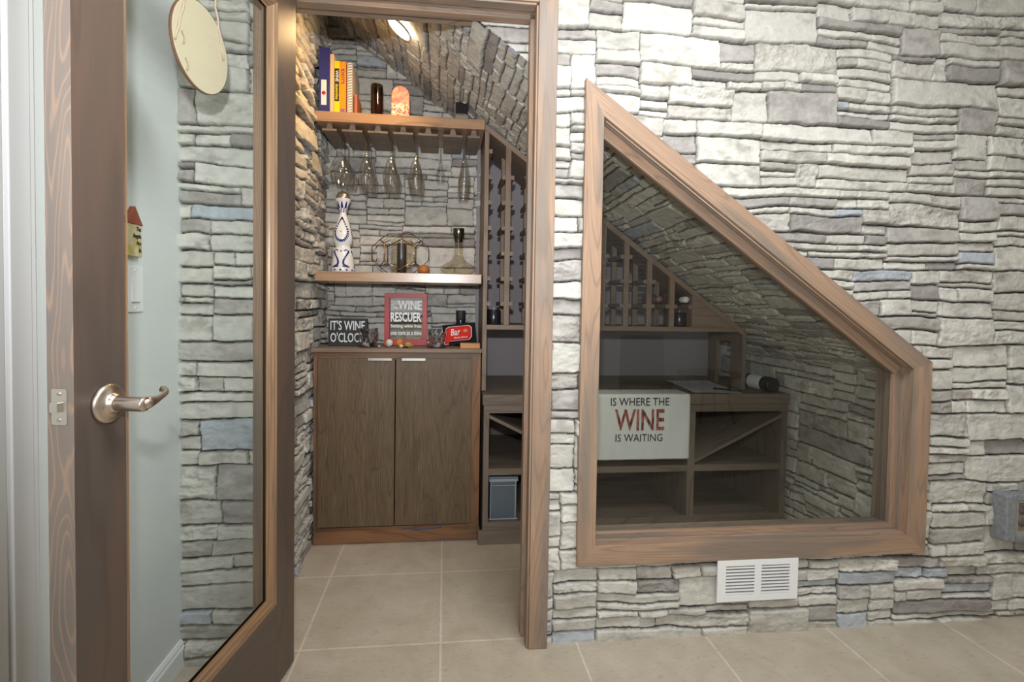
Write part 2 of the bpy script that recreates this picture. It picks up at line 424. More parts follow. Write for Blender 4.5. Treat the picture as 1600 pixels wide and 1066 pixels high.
# closet walls
YI = 1.80
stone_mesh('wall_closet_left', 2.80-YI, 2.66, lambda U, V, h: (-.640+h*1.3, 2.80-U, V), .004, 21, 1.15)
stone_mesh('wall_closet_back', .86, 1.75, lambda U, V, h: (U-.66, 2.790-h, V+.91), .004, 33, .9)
nx, nz = -SL/math.hypot(SL, 1), -1/math.hypot(SL, 1)    # soffit normal (down-left)
dx, dz = 1/math.hypot(SL, 1), -SL/math.hypot(SL, 1)
YS = 1.748
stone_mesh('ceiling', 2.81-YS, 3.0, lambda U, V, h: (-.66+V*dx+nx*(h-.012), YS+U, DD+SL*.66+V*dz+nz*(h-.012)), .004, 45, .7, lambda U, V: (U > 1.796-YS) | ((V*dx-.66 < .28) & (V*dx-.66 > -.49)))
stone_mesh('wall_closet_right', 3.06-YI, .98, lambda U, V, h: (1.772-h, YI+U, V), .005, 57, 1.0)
# stone end of the stair soffit filling the top corner of the doorway
def keep_hd(U, V): return (V+1.80 > DD-SL*(U+.05)+.004) & (U < .236) & (V < .303)
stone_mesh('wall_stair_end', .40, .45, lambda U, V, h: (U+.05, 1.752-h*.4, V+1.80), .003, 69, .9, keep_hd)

# ------------------------------------------------------------------ plain room shell
b = MB(); b.face([(XL-.1, -2.2, 0), (4, -2.2, 0), (4, 3.2, 0), (XL-.1, 3.2, 0)]); struct(b.build('floor', M['tile']))
b = MB(); b.face([(XL, -2.2, 0), (XL, YF+.1, 0), (XL, YF+.1, 2.6), (XL, -2.2, 2.6)]); struct(b.build('wall_left', M['plaster']))
b = MB()
b.face([(4, -2.0, 0), (XL, -2.0, 0), (XL, -2.0, .92), (4, -2.0, .92)]); b.face([(4, -2.0, 2.15), (XL, -2.0, 2.15), (XL, -2.0, 2.6), (4, -2.0, 2.6)])
b.face([(.7, -2, .92), (XL, -2, .92), (XL, -2, 2.15), (.7, -2, 2.15)]); b.face([(4, -2, .92), (2.3, -2, .92), (2.3, -2, 2.15), (4, -2, 2.15)])
struct(b.build('wall_rear', M['white_room']))
b = MB(); b.face([(4, YF, 0), (4, -2.2, 0), (4, -2.2, 2.6), (4, YF, 2.6)]); struct(b.build('wall_right', M['white_room']))
b = MB(); b.face([(XL, -2.2, 2.6), (XL, YF, 2.6), (4, YF, 2.6), (4, -2.2, 2.6)]); struct(b.build('ceiling_room', M['white_room']))
# drywall core of the front wall (window and door reveals)
b = MB()
core0, core1 = YF+.002, 1.792
b.box(XL, -.53, core0, core1, 0, 2.66); b.box(.31, .46, core0, core1, 0, 2.66)
b.box(-.53, .31, core0, core1-.006, 2.12, 2.66); b.box(.46, 1.72, core0, core1, 0, .285); b.box(1.72, 4, core0, core1, 0, 2.66)
b.prism([(.46, 1.855), (1.72, .95), (1.72, 2.66), (.46, 2.66)], core0, core1, g=(1, 0, 0))
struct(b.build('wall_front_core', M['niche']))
# niche back wall behind the wine rack, and its return
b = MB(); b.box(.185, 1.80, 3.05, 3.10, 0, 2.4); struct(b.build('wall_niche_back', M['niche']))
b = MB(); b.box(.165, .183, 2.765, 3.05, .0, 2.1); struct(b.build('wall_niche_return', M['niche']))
# rear window of the room: its blinds show as faint lines in the glass
b = MB(); b.box(.7, 2.3, -2.02, -1.98, .92, .97); b.box(.7, 2.3, -2.02, -1.98, 2.1, 2.15); b.box(.7, .75, -2.02, -1.98, .97, 2.1); b.box(2.25, 2.3, -2.02, -1.98, .97, 2.1)
b.box(1.47, 1.53, -2.02, -1.98, .97, 2.1)
wr = struct(b.build('window_2', M['trimwhite']))
b = MB()
for k in range(24):
    z = .99+k*.046; b.hexa([(.76, -2.03, z), (2.24, -2.03, z), (2.24, -2.00, z+.012), (.76, -2.00, z+.012), (.76, -2.03, z+.002), (2.24, -2.03, z+.002), (2.24, -2.00, z+.014), (.76, -2.00, z+.014)])
b.build('blind', M['trimwhite'], wr)
b = MB(); b.face([(2.4, -2.3, .9), (.6, -2.3, .9), (.6, -2.3, 2.2), (2.4, -2.3, 2.2)]); struct(b.build('sky_outside', emit('overcast_sky', (.8, .9, 1), .5)))

# furniture of the room behind the camera, reflected in the glass
dk = mat('dark_walnut', (.035, .022, .016), .4); ds = mat('dark_upholstery', (.03, .024, .022), .85)
v = thing('round_side_table', 'dark round low table behind the camera, reflected in the window glass', 'table', (2.68, -1.50, 0))
b = MB(); b.lathe([(0, .46), (.30, .46), (.31, .47), (.31, .49), (.30, .50), (0, .50)], (0, 0, 0), 40); b.build('table_top', dk, v)
for k in range(4):
    a = math.pi*(.25+.5*k); b = MB(); b.tube([(.26*math.cos(a), .26*math.sin(a), .001), (.19*math.cos(a), .19*math.sin(a), .25), (.22*math.cos(a), .22*math.sin(a), .46)], [.012, .014, .018], 8); b.build('leg', dk, v)
v = thing('dining_chair', 'dark upholstered dining chair behind the camera, reflected in the window glass', 'chair', (1.92, -1.30, 0), R(15))
b = MB(); b.box(-.23, .23, -.23, .23, .42, .49, (1, 0, 0)); b.build('seat', ds, v, bev=.02)
b = MB(); b.hexa([(-.22, -.23, .49), (.22, -.23, .49), (.22, -.18, .49), (-.22, -.18, .49), (-.21, -.30, .86), (.21, -.30, .86), (.21, -.26, .86), (-.21, -.26, .86)], (0, 0, 1)); b.build('backrest', ds, v, bev=.015)
for sx in (-1, 1):
    for sy in (-1, 1):
        b = MB(); b.tube([(sx*.21, sy*.22, .001), (sx*.20, sy*.20, .42)], [.013, .02], 8); b.build('leg', dk, v)

# ------------------------------------------------------------------ casings
def casing_profile_board(b, x0, x1, z0, z1, g, mi=0): b.box(x0, x1, 1.630, 1.672, z0, z1, g, mi)
# closet doorway: right casing, head casing, left casing with moulded inner edge
b = MB(); b.box(.289, .351, 1.630, 1.676, 0.001, 2.17, (0, 0, 1)); b.box(.2815, .289, 1.636, 1.676, 0.001, 2.098, (0, 0, 1)); struct(b.build('trim_1', M['casing'], bev=.002))
b = MB(); b.box(-.583, -.516, 1.630, 1.676, 0.001, 2.17, (0, 0, 1)); b.box(-.516, -.508, 1.636, 1.676, 0.001, 2.098, (0, 0, 1)); struct(b.build('trim_2', M['casing'], bev=.002))
b = MB(); b.box(-.516, .289, 1.630, 1.676, 2.106, 2.17, (1, 0, 0)); b.box(-.508, .2815, 1.636, 1.676, 2.098, 2.106, (1, 0, 0)); struct(b.build('trim_3', M['casing'], bev=.002))
# jambs with stops
b = MB(); b.box(.287, .309, 1.650, 1.80, 0.001, 2.104, (0, 0, 1)); b.box(.272, .287, 1.700, 1.738, 0.001, 2.089, (0, 0, 1), 1)
jr = struct(b.build('trim_4', [M['casing_dark'], M['casing']], bev=.0012))
b = MB(); b.box(.2855, .2872, 1.664, 1.690, .985, 1.045); b.build('strike_plate', M['bronze'], jr)
b = MB(); b.box(-.53, -.512, 1.650, 1.80, 0.001, 2.104, (0, 0, 1)); b.box(-.512, -.497, 1.700, 1.738, 0.001, 2.089, (0, 0, 1)); struct(b.build('trim_5', M['casing_dark'], bev=.0012))
b = MB(); b.box(-.512, .287, 1.650, 1.80, 2.104, 2.122, (1, 0, 0)); b.box(-.497, .272, 1.700, 1.738, 2.089, 2.104, (1, 0, 0), 1); struct(b.build('trim_6', [M['casing_dark'], M['casing']], bev=.0012))

# ------------------------------------------------------------------ interior window
O = [(.447, .271), (1.728, .271), (1.728, .958), (.447, 1.878)]
def inset(P, ds):
    n = len(P); L_ = []
    for k in range(n):
        a = Vector(P[k]); b_ = Vector(P[(k+1) % n]); d = (b_-a).normalized(); nrm = Vector((-d.y, d.x)); L_.append((a+nrm*ds[k], d))
    out = []
    for k in range(n):
        p, d = L_[k-1]; q, e = L_[k]; cr_ = d.x*e.y-d.y*e.x; t = ((q-p).x*e.y-(q-p).y*e.x)/cr_; out.append(tuple(p+d*t))
    return out      # edges: 0 bottom, 1 right, 2 diagonal, 3 left
def ring(name, P, Q, y0, y1, mats, parent, bev=.0015):
    b = MB()
    for k in range(4):
        a, c = P[k], P[(k+1) % 4]; d, e = Q[(k+1) % 4], Q[k]
        if k == 0:   # butt joints: the bottom rail runs between the stiles
            pass
        g = (Vector((c[0], 0, c[1]))-Vector((a[0], 0, a[1]))).normalized()
        b.prism([a, c, d, e], y0, y1, g=g)
    return b.build(name, mats, parent, bev=bev)
wd = bpy.data.objects.new('window_1', None); C.objects.link(wd); struct(wd)
I1 = inset(O, [.069, .072, .062, .062])
ring('casing', O, I1, 1.630, 1.668, M['casing'], wd)
I0 = inset(I1, [-.018, -.018, -.018, -.018])
ring('jamb', I0, I1, 1.6685, 1.790, M['casing_dark'], wd)
I2 = inset(I1, [.022, .022, .010, .006])
ring('stop', I1, inset(I1, [.020, .026, .034, .004]), 1.682, 1.700, M['casing'], wd)
b = MB(); a1 = I1[2]; a2 = I1[3]
gp = inset(I1, [.004, .004, .004, .002])
b.face([(p[0], 1.703, p[1]) for p in gp]); b.build('glass_pane', M['pane'], wd)
ring('stop', I1, inset(I1, [.016, .020, .028, .004]), 1.7075, 1.730, M['casing_dark'], wd)
# thin bright bead along the slanted groove
pd = Vector((a1[0]-a2[0], a1[1]-a2[1])).normalized(); nd = Vector((-pd.y, pd.x))*-1
def alongd(off, t): p = Vector(a2)+(Vector(a1)-Vector(a2))*t; q = p+Vector((pd.y, -pd.x))*off; return q
b = MB(); p0 = alongd(.0012, .01); p1 = alongd(.0012, .99)
b.tube([(p0.x, 1.648, p0.y), (p1.x, 1.648, p1.y)], .0021, 6); b.build('bead', mat('pale_oak_bead', (.62, .50, .40), .3), wd)

# ------------------------------------------------------------------ white vent, stone outlet block
v = thing('wall_vent', 'white metal louvred air vent set in stone wall under the wood window frame', 'vent', (1.089, 1.634, .2))
b = MB(); x0, x1, z0, z1 = -.148, .148, -.071, .073
fr_ = [(-.148, -.118), (-.012, .012), (.118, .148)]
for a, c in fr_: b.box(a, c, -.006, 0, z0+.022, z1-.020)
b.box(x0, x1, -.006, 0, z0, z0+.022); b.box(x0, x1, -.006, 0, z1-.020, z1)
b.build('frame', M['trimwhite'], v)
for sx in (-.118, .012):
    for k in range(9):
        b = MB(); z = z0+.0235+k*.0113
        b.hexa([(sx, -.0045, z), (sx+.106, -.0045, z), (sx+.106, .004, z+.0035), (sx, .004, z+.0035), (sx, -.0045, z+.0052), (sx+.106, -.0045, z+.0052), (sx+.106, .004, z+.0052), (sx, .004, z+.0052)])
        b.build('louver', M['trimwhite'], v)
b = MB(); b.box(-.118, .118, .0105, .013, z0+.01, z1-.01); b.build('duct_backing', M['blackmat'], v)
b = MB(); b.lathe([(0, -.003), (.004, -.002), (.005, 0)], (.139, -.006, .0), 12, (0, -1, 0)); b.build('screw', M['steel'], v)
stn = mat('grey_cast_stone', (.24, .25, .26), .85); tcx = N(stn, 'ShaderNodeTexCoord').outputs['Object']
L(stn, ramp(stn, noise(stn, tcx, 60, 5, .7), [(.3, (.17, .18, .19)), (.7, (.30, .31, .32))]), stn.node_tree.nodes['Principled BSDF'].inputs['Base Color']); bump(stn, noise(stn, tcx, 120, 4, .7), .6, .003)
v = thing('outlet_block', 'grey cast stone outlet block set in the ledger wall at the right edge', 'outlet block', (2.103, 1.602, .397))
b = MB()
for (a, c, z0_, z1_) in ((-.085, -.042, -.085, .085), (.042, .085, -.085, .085), (-.042, .042, .062, .085), (-.042, .042, -.085, -.058)): b.box(a, c, 0, .06, z0_, z1_)
b.build('surround', stn, v, bev=.005)
b = MB(); b.box(-.042, .042, .018, .024, -.058, .062); b.build('outlet_plate', mat('taupe_plastic', (.22, .19, .17), .5), v, bev=.002)
b = MB()
for (a, c, z0_, z1_) in ((-.042, -.034, -.058, .062), (.034, .042, -.058, .062), (-.034, .034, .056, .062), (-.034, .034, -.058, -.052)): b.box(a, c, .004, .018, z0_, z1_)
b.build('gasket', mat('beige_plastic', (.35, .30, .22), .5), v)
for s in (-1, 1):
    b = MB(); b.lathe([(0, .0), (.015, .0), (.016, .003)], (0, .0155, s*.022), 20, (0, 1, 0)); b.build('socket', mat('dark_taupe', (.12, .10, .09), .5), v)

# ------------------------------------------------------------------ left wall: white door casing, baseboard, switch, plaque
b = MB()
for (y0, y1, t) in ((.86, .985, .014), (.985, 1.0, .024), (1.0, 1.055, .020), (1.055, 1.066, .013), (1.066, 1.118, .022), (1.118, 1.139, .015)):
    b.box(XL, XL+t, y0*.9527, y1*.9527, 0.001, 2.2, (0, 0, 1))
struct(b.build('trim_7', M['trimwhite'], bev=.002))
b = MB(); b.prism([(XL, 0.001), (XL+.014, 0.001), (XL+.014, .062), (XL+.010, .068), (XL+.010, .074), (XL+.004, .084), (XL, .084)], 1.086, 1.652, g=(0, 1, 0)); struct(b.build('baseboard_left', M['trimwhite']))
v = thing('light_switch', 'white rocker light switch plate below small house plaque on the left wall', 'light switch', (XL, 1.422, 1.165))
b = MB(); b.box(0, .005, -.037, .037, -.060, .060); b.build('cover_plate', M['trimwhite'], v, bev=.002)
b = MB(); b.hexa([(.005, -.017, -.033), (.010, -.017, -.033), (.010, .017, -.033), (.005, .017, -.033), (.005, -.017, .033), (.0055, -.017, .033), (.0055, .017, .033), (.005, .017, .033)]); b.build('rocker', M['trimwhite'], v, bev=.0006)
for s in (-1, 1):
    b = MB(); b.lathe([(0, .0012), (.003, .001), (.0035, 0)], (.005, 0, s*.049), 10, (1, 0, 0)); b.build('screw', M['trimwhite'], v)
v = thing('house_plaque', 'small house shaped cream plaque with red roof hanging above the light switch', 'plaque', (XL, 1.408, 1.255))
yel = mat('cream_yellow_paint', (.62, .52, .26), .6); tcx = N(yel, 'ShaderNodeTexCoord').outputs['Object']
L(yel, ramp(yel, noise(yel, tcx, 30, 3), [(.4, (.66, .60, .42)), (.6, (.55, .42, .10))]), yel.node_tree.nodes['Principled BSDF'].inputs['Base Color'])
b = MB(); b.box(0, .012, -.030, .030, -.006, .076); b.build('house_body', yel, v, bev=.001)
b = MB(); b.prism([(-.034, .076), (.034, .076), (0, .122)], 0, .014, axis='x'); b.build('roof', mat('terracotta_paint', (.30, .075, .04), .7), v, bev=.001)
for k, s in enumerate(('The', 'Angels', 'Are', 'In')):
    text(s, 'lettering', v, (.0128, .026, .060-k*.018), (R(90), 0, R(-90)), .016, M['ink'], .0002, .8, 'RIGHT').rotation_euler = (R(90), 0, R(90))

# ------------------------------------------------------------------ glazed door, open into the room
ANG = 9.8
dr = bpy.data.objects.new('door_1', None); C.objects.link(dr); struct(dr)
dr.location = (-.458, 1.63, 0); dr.rotation_euler = (0, 0, R(-90-ANG))
# local x: hinge -> latch, local y=0 closet face, y<0 room face
W_, T_ = .762, .0455
b = MB(); b.box(0, .111, -T_, 0, .010, 2.09, (0, 0, 1)); b.build('stile', M['leaf'], dr, bev=.0015)
b = MB(); b.off = (3, 5)
P = [(.657, -T_, .010), (W_, -T_, .010), (W_, 0, .010), (.657, 0, .010), (.657, -T_, 2.09), (W_, -T_, 2.09), (W_, 0, 2.09), (.657, 0, 2.09)]
b.hexa(P, (0, 0, 1), {(1, 2, 6, 5): 1}); b.build('stile', [M['leaf'], M['edge']], dr, bev=.0008)
b = MB(); b.box(.111, .657, -T_, 0, .010, .285-.030, (1, 0, 0)); b.build('rail', M['leaf'], dr)
b = MB(); b.box(.111, .657, -T_, 0, 1.98, 2.09, (1, 0, 0)); b.build('rail', M['leaf'], dr)
mol = wood('door_moulding', (.24, .145, .085), (.14, .085, .055), (.34, .20, .10), None, rings=5, ringw=.2, rough=.35)
# stepped moulding round the glass on both faces
def mould(yf, s):
    b = MB(); x0, x1, z0, z1 = .111, .657, .255, 1.98
    prof = [(0, 0), (.006, .0035), (.010, .0035), (.013, .008), (.019, .011), (.022, .0165), (.027, .0185)]   # inset, depth
    for (i0, d0), (i1, d1) in zip(prof, prof[1:]):
        y0 = yf-s*d0; y1 = yf-s*d1
        A = [(x0+i0, z0+i0), (x1-i0, z0+i0), (x1-i0, z1-i0), (x0+i0, z1-i0)]; B = [(x0+i1, z0+i1), (x1-i1, z0+i1), (x1-i1, z1-i1), (x0+i1, z1-i1)]
        for k in range(4):
            a, c = A[k], A[(k+1) % 4]; d, e = B[(k+1) % 4], B[k]; g = (1, 0, 0) if k % 2 == 0 else (0, 0, 1)
            q = [(a[0], y0, a[1]), (c[0], y0, c[1]), (d[0], y1, d[1]), (e[0], y1, e[1])]
            b.face(q if s < 0 else q[::-1], g)
    return b.build('moulding', mol, dr)
mould(0, 1); mould(-T_, -1)
b = MB(); b.face([(.125, -T_/2, .27), (.643, -T_/2, .27), (.643, -T_/2, 1.965), (.125, -T_/2, 1.965)]); b.build('glass_pane', M['doorpane'], dr)
# latch
b = MB(); yc = -.024
pl = []
for k in range(24):
    t = 2*math.pi*k/24; cx_ = .0095 if math.cos(t) > 0 else -.0095; cz_ = .0255 if math.sin(t) > 0 else -.0255
    pl.append((yc+cx_+.0035*math.cos(t), .963+cz_+.0035*math.sin(t)))
b.prism(pl, W_-.0004, W_+.0012, axis='x'); lp = b.build('latch_plate', M['steel'], dr)
for s in (-1, 1):
    b = MB(); b.lathe([(0, .0014), (.0032, .001), (.0038, 0)], (W_+.0012, yc, .963+s*.021), 14, (1, 0, 0)); b.build('screw', M['nickel'], lp)
b = MB(); b.prism([(W_+.001, -.031), (W_+.011, -.031), (W_+.009, -.020), (W_+.001, -.016)], .955, .971, axis='z'); b.build('latch_bolt', M['steel'], dr, bev=.0008)
b = MB(); ln = 16
b.lathe([(0, 0), (.034, 0), (.0345, .003), (.033, .006), (.028, .0085), (.019, .0105), (.0165, .014), (.0145, .018), (.013, .019)], (.697, 0, .957), 40, (0, 1, 0)); rose = b.build('lever_rose', M['nickel'], dr)
b = MB(); b.lathe([(0, .0), (.0030, .0), (.0034, .0006)], (.716, .0102, .953), 12, (0, 1, 0)); b.build('privacy_pin', M['steel'], rose)
b = MB(); b.lathe([(.0128, .018), (.0128, .066), (.012, .0685), (0, .0695)], (.697, 0, .957), 32, (0, 1, 0))
pts = [(.697, .060, .957), (.680, .061, .957), (.664, .060, .958), (.648, .057, .960), (.632, .052, .962), (.617, .045, .963), (.606, .037, .965), (.601, .030, .9665), (.603, .024, .968)]
b.tube(pts, [.0122, .0105, .0072, .0054, .0050, .0050, .0052, .0062, .0058], 14); b.build('lever_handle', M['nickel'], dr)
b = MB(); b.lathe([(0, 0), (.034, 0), (.0345, .003), (.030, .008), (.013, .014), (.012, .05), (0, .051)], (.697, -T_, .957), 32, (0, -1, 0)); b.build('lever_rose', M['nickel'], dr)
b = MB(); b.tube([(.697, -T_-.04, .957), (.66, -T_-.042, .957), (.60, -T_-.035, .960)], [.009, .007, .006], 12); b.build('lever_handle', M['nickel'], dr)
for z in (.25, 1.05, 1.85):
    b = MB(); b.lathe([(0, -.05), (.006, -.05), (.006, .05), (0, .05)], (-.004, -T_-.004, z), 14); b.build('hinge', M['nickel'], dr)
# plaque hanging against the outer side of the glass
dm = Matrix.Translation(dr.location) @ Matrix.Rotation(R(-90-ANG), 4, 'Z')
pq = thing('round_plaque', 'round cream wooden plaque seen from behind hanging over the door glass', 'plaque', dm @ Vector((.367, -T_-.004, 1.727)), R(-90-ANG))
cream = mat('raw_cream_wood', (.64, .54, .38), .7)
b = MB(); b.lathe([(0, .004), (.0985, .004), (.100, .002), (.100, -.004), (0, -.004)], (0, -.004, 0), 64, (0, 1, 0), smooth=False); b.build('disc', [cream], pq)
b = MB(); b.lathe([(.1002, .0035), (.1008, .002), (.1008, -.004), (.1, -.0042)], (0, -.004, 0), 64, (0, 1, 0)); b.build('rim', mat('brown_edge_paint', (.22, .10, .06), .6), pq)
b = MB(); rp = []
for k in range(41):
    t = k/40; a = Vector((-.078, .002, .008)); c = Vector((-.004, .001, .29)); e = Vector((.094, .002, -.028))
    p = a+(c-a)*min(1, t*2) if t < .5 else c+(e-c)*(t*2-1); rp.append(p+Vector((0, .0015*math.sin(k*2.2), .001*math.cos(k*2.2))))
b.tube(rp, .0028, 6); b.build('hanging_cord', mat('twine', (.55, .42, .32), .9), pq)
for (x, z) in ((.072, -.01), (.060, -.062)):
    b = MB(); b.tube([(x, .002, z+.012), (x-.008, .003, z), (x-.004, .003, z-.014)], .0015, 6); b.build('glue_mark', mat('dried_glue', (.45, .38, .26), .3), pq)

# ------------------------------------------------------------------ recessed light in the soffit
sl_ang = math.atan(SL)
lx, ly = -.185, 2.185; lz = DD-SL*lx
v = thing('recessed_light', 'glowing round recessed light in the sloped stone ceiling of the closet', 'ceiling light', (lx+nx*.030, ly, lz+nz*.030))
ax_ = (nx, 0, nz)
b = MB(); b.lathe([(.052, -.004), (.054, .001), (.060, .000), (.061, -.006)], (0, 0, 0), 40, ax_); b.build('trim_ring', M['trimwhite'], v)
b = MB(); b.lathe([(0, .003), (.03, .002), (.053, -.003)], (0, 0, 0), 40, ax_); b.build('bulb_lens', emit('warm_lamp', (1, .80, .50), 30), v)
lo = bpy.data.lights.new('recessed_bulb', 'AREA'); lo.shape = 'DISK'; lo.size = .09; lo.energy = 3.2; lo.color = (1, .60, .24); lo.spread = R(150)
lo_ = bpy.data.objects.new('recessed_bulb', lo); C.objects.link(lo_); lo_.location = (lx+nx*.0345, ly, lz+nz*.0345)
lo_.rotation_euler = Vector((nx, 0, nz)).to_track_quat('-Z', 'Y').to_euler()

# ------------------------------------------------------------------ left cabinet
cab = thing('base_cabinet', 'brown oak two door base cabinet against the stone back wall', 'cabinet', (0, 0, 0))
b = MB(); b.box(-.600, -.582, 2.449, 2.760, .001, .9105, (0, 0, 1)); b.box(.155, .172, 2.449, 2.760, .001, .9105, (0, 0, 1)); b.box(-.582, .155, 2.70, 2.71, .09, .9105, (0, 0, 1)); b.box(-.582, .155, 2.46, 2.70, .08, .098, (1, 0, 0)); b.box(-.582, .155, 2.47, 2.70, .89, .9105, (1, 0, 0)); b.build('body', M['frame'], cab)
b = MB(); b.box(-.600, -.570, 2.430, 2.449, .081, .9105, (0, 0, 1)); b.box(.131, .175, 2.430, 2.449, .081, .9105, (0, 0, 1)); b.box(-.570, .131, 2.430, 2.449, .876, .9105, (1, 0, 0)); b.build('face_frame', M['frame'], cab, bev=.001)
b = MB(); b.box(-.600, .176, 2.434, 2.449, .001, .080, (1, 0, 0)); b.build('plinth', M['frame'], cab, bev=.001)
for x0, x1, hx in ((-.576, -.2275, -.295), (-.2225, .133, -.140)):
    b = MB(); b.box(x0, x1, 2.412, 2.4295, .092, .882, (0, 0, 1)); d = b.build('door', M['cabinet'], cab, bev=.0015)
    b = MB(); b.box(hx-.055, hx+.053, 2.404, 2.424, .8825, .8845); b.box(hx-.055, hx+.053, 2.402, 2.404, .874, .8845); b.build('handle', M['steel'], d)
ct_ = MB(); ct_.box(-.606, .179, 2.404, 2.762, .911, .929, (1, 0, 0)); tag(ct_.build('countertop', M['rack'], bev=.0015), 'thin brown wooden countertop lying on the two door cabinet', 'countertop')
b = MB()
def bl(u, v_): return (-.185+u*.18, 2.3995+.008*math.sin(u*9)+.01*v_, .084-.010*v_+.003*math.sin(u*14))
b.grid(bl, 14, 3); tag(b.build('blue_film', mat('blue_plastic_film', (.10, .16, .32), .35), solid=.001), 'strip of blue plastic film hanging under the right cabinet door', 'plastic film')

# ------------------------------------------------------------------ wall shelves
tag(MB().box(-.600, .174, 2.440, 2.760, 1.240, 1.285, (1, 0, 0)).build('wall_shelf', M['shelfwood'], bev=.002), 'thick brown wooden shelf carrying the decanter and the bottle', 'shelf')
tag(MB().box(-.600, .180, 2.440, 2.760, 1.972, 2.018, (1, 0, 0)).build('wall_shelf', M['shelfwood'], bev=.002), 'top brown wooden shelf holding the books with stemware hung below', 'shelf')
gr_ = thing('stemware_rack', 'slatted brown wooden rack screwed under the top shelf for hanging glasses', 'stemware rack', (0, 0, 0))
GX = [-.497, -.380, -.263, -.146, -.029, .088]
edges = [-.560]+[(a+c)/2 for a, c in zip(GX, GX[1:])]+[.150]
lo_e = [-.575]+[g+.012 for g in GX]; hi_e = [g-.012 for g in GX]+[.158]
for a, c in zip(lo_e, hi_e):
    if c-a < .02: continue
    b = MB(); b.box(a, c, 2.462, 2.735, 1.937, 1.947, (1, 0, 0)); sl = b.build('slat', M['rackdark'], gr_, bev=.001)
    mid = (a+c)/2; wd_ = min(.016, (c-a)/2-.006)
    b = MB(); b.prism([(mid-wd_, 1.947), (mid+wd_, 1.947), (mid+wd_*.6, 1.972), (mid-wd_*.6, 1.972)], 2.470, 2.735, g=(0, 1, 0)); b.build('spacer', M['rack'], sl)
    for yy in (2.50, 2.60, 2.70):
        for xx in ((a+c)/2-.012, (a+c)/2+.012):
            b = MB(); b.lathe([(0, -.0012), (.002, -.0008), (.0026, 0)], (xx, yy, 1.937), 8); b.build('screw', M['steel'], sl)
# hanging glasses
def stem_glass(name, label, prof, cat):
    o = thing(name, label, cat, (0, 0, 0), 0, None)
    b = MB(); b.lathe(prof['foot'], (0, 0, 0), 32); b.build('foot', M['wineglass'], o)
    b = MB(); b.lathe(prof['stem'], (0, 0, 0), 14); b.build('stem', M['stemglass'], o)
    b = MB(); b.lathe(prof['bowl'], (0, 0, 0), 40); b.lathe([(r-.0012 if r > .004 else r, h+.0004) for r, h in prof['bowl']], (0, 0, 0), 40); b.build('bowl', M['wineglass'], o)
    return o
def P_(bw, bh, stem, foot, rim):
    st0 = -.004
    f = [(foot, 0), (foot, -.0015), (foot*.5, -.004), (.006, -.010), (.004, -.016)]
    s = [(.004, -.016), (.0036, -.03), (.0036, -stem+.012), (.006, -stem+.003), (.0085, -stem)]
    bo = [(.0085, -stem)]
    for k in range(1, 15):
        t = k/14; r = bw*math.sin(math.pi*min(1, (t*1.0)**.62*.5+.0)) if t < .55 else bw+(rim-bw)*((t-.55)/.45)**1.6
        bo.append((max(.0085, r), -stem-bh*t))
    return dict(foot=f, stem=s, bowl=bo)
kinds = {'wine': P_(.050, .135, .105, .034, .036), 'white': P_(.039, .160, .110, .033, .028), 'flute': P_(.030, .180, .100, .030, .021), 'small': P_(.024, .105, .085, .026, .018)}
protos = {}
rows = ['front', 'second', 'rear']
colname = ['first slot from the left', 'second slot from the left', 'third slot from the left', 'fourth slot from the left', 'fifth slot from the left', 'rightmost slot']
lab = {'wine': ('wine_glass', 'broad clear wine glass', 'wine glass'), 'white': ('wine_glass', 'slim clear wine glass', 'wine glass'), 'flute': ('champagne_flute', 'tall narrow champagne flute', 'champagne flute'), 'small': ('cordial_glass', 'small clear stemmed glass alone', 'cordial glass')}
for ci, (kd, ys) in enumerate((('wine', (2.498, 2.600, 2.702)), ('white', (2.505, 2.590, 2.675)), ('white', (2.500, 2.585, 2.67)), ('white', (2.500, 2.585, 2.67)), ('small', (2.66,)), ('flute', (2.500, 2.585, 2.67)))):
    for ri_, y in enumerate(ys):
        nm, l0, cat = lab[kd]
        label = f'{l0} hanging {"at the " + rows[ri_] if len(ys) > 1 else "toward the rear"} of the {colname[ci]}'
        loc = (GX[ci], y, 1.9515)
        if kd not in protos:
            protos[kd] = stem_glass(nm, label, kinds[kd], cat); protos[kd].location = loc; o = protos[kd]
        else: o = clone(protos[kd], loc, label)
        o['group'] = 'glasses hanging under the top shelf'

# ------------------------------------------------------------------ wine rack above the desk
rk = thing('wine_rack', 'brown wooden wine rack with sloping top and rows of bottle rails', 'wine rack', (0, 0, 0))
Y0, Y1 = 2.475, 2.82
def ztop(x): return DD-.018-SL*x        # top face of the sloping board
TH = .030
b = MB(); b.prism([(.184, .720), (.205, .720), (.205, ztop(.205)-TH), (.184, ztop(.184)-TH)], Y0, Y1, g=(0, 0, 1)); b.build('side_panel', M['rack'], rk, bev=.001)
b = MB(); g = Vector((1, 0, -SL)).normalized(); b.prism([(.184, ztop(.184)-TH), (1.545, ztop(1.545)-TH), (1.525, ztop(1.525)), (.184, ztop(.184))], Y0-.004, Y1, g=g); b.build('sloping_top', M['rack'], rk, bev=.001)
b = MB(); b.box(.205, 1.552, Y0, Y1, 1.020, 1.043, (1, 0, 0)); b.build('bottom_shelf', M['rack'], rk, bev=.001)
PX = [.300+.1207*k for k in range(9)]      # posts
PW = .013
for k, x in enumerate(PX[:-1]):
    for (ya, yb) in ((Y0, Y0+.022), (2.665, 2.687)):
        b = MB(); b.prism([(x-PW, 1.0435), (x+PW, 1.0435), (x+PW, ztop(x+PW)-TH), (x-PW, ztop(x-PW)-TH)], ya, yb, g=(0, 0, 1)); b.build('post', M['rack'], rk)
xs = PX[-1]
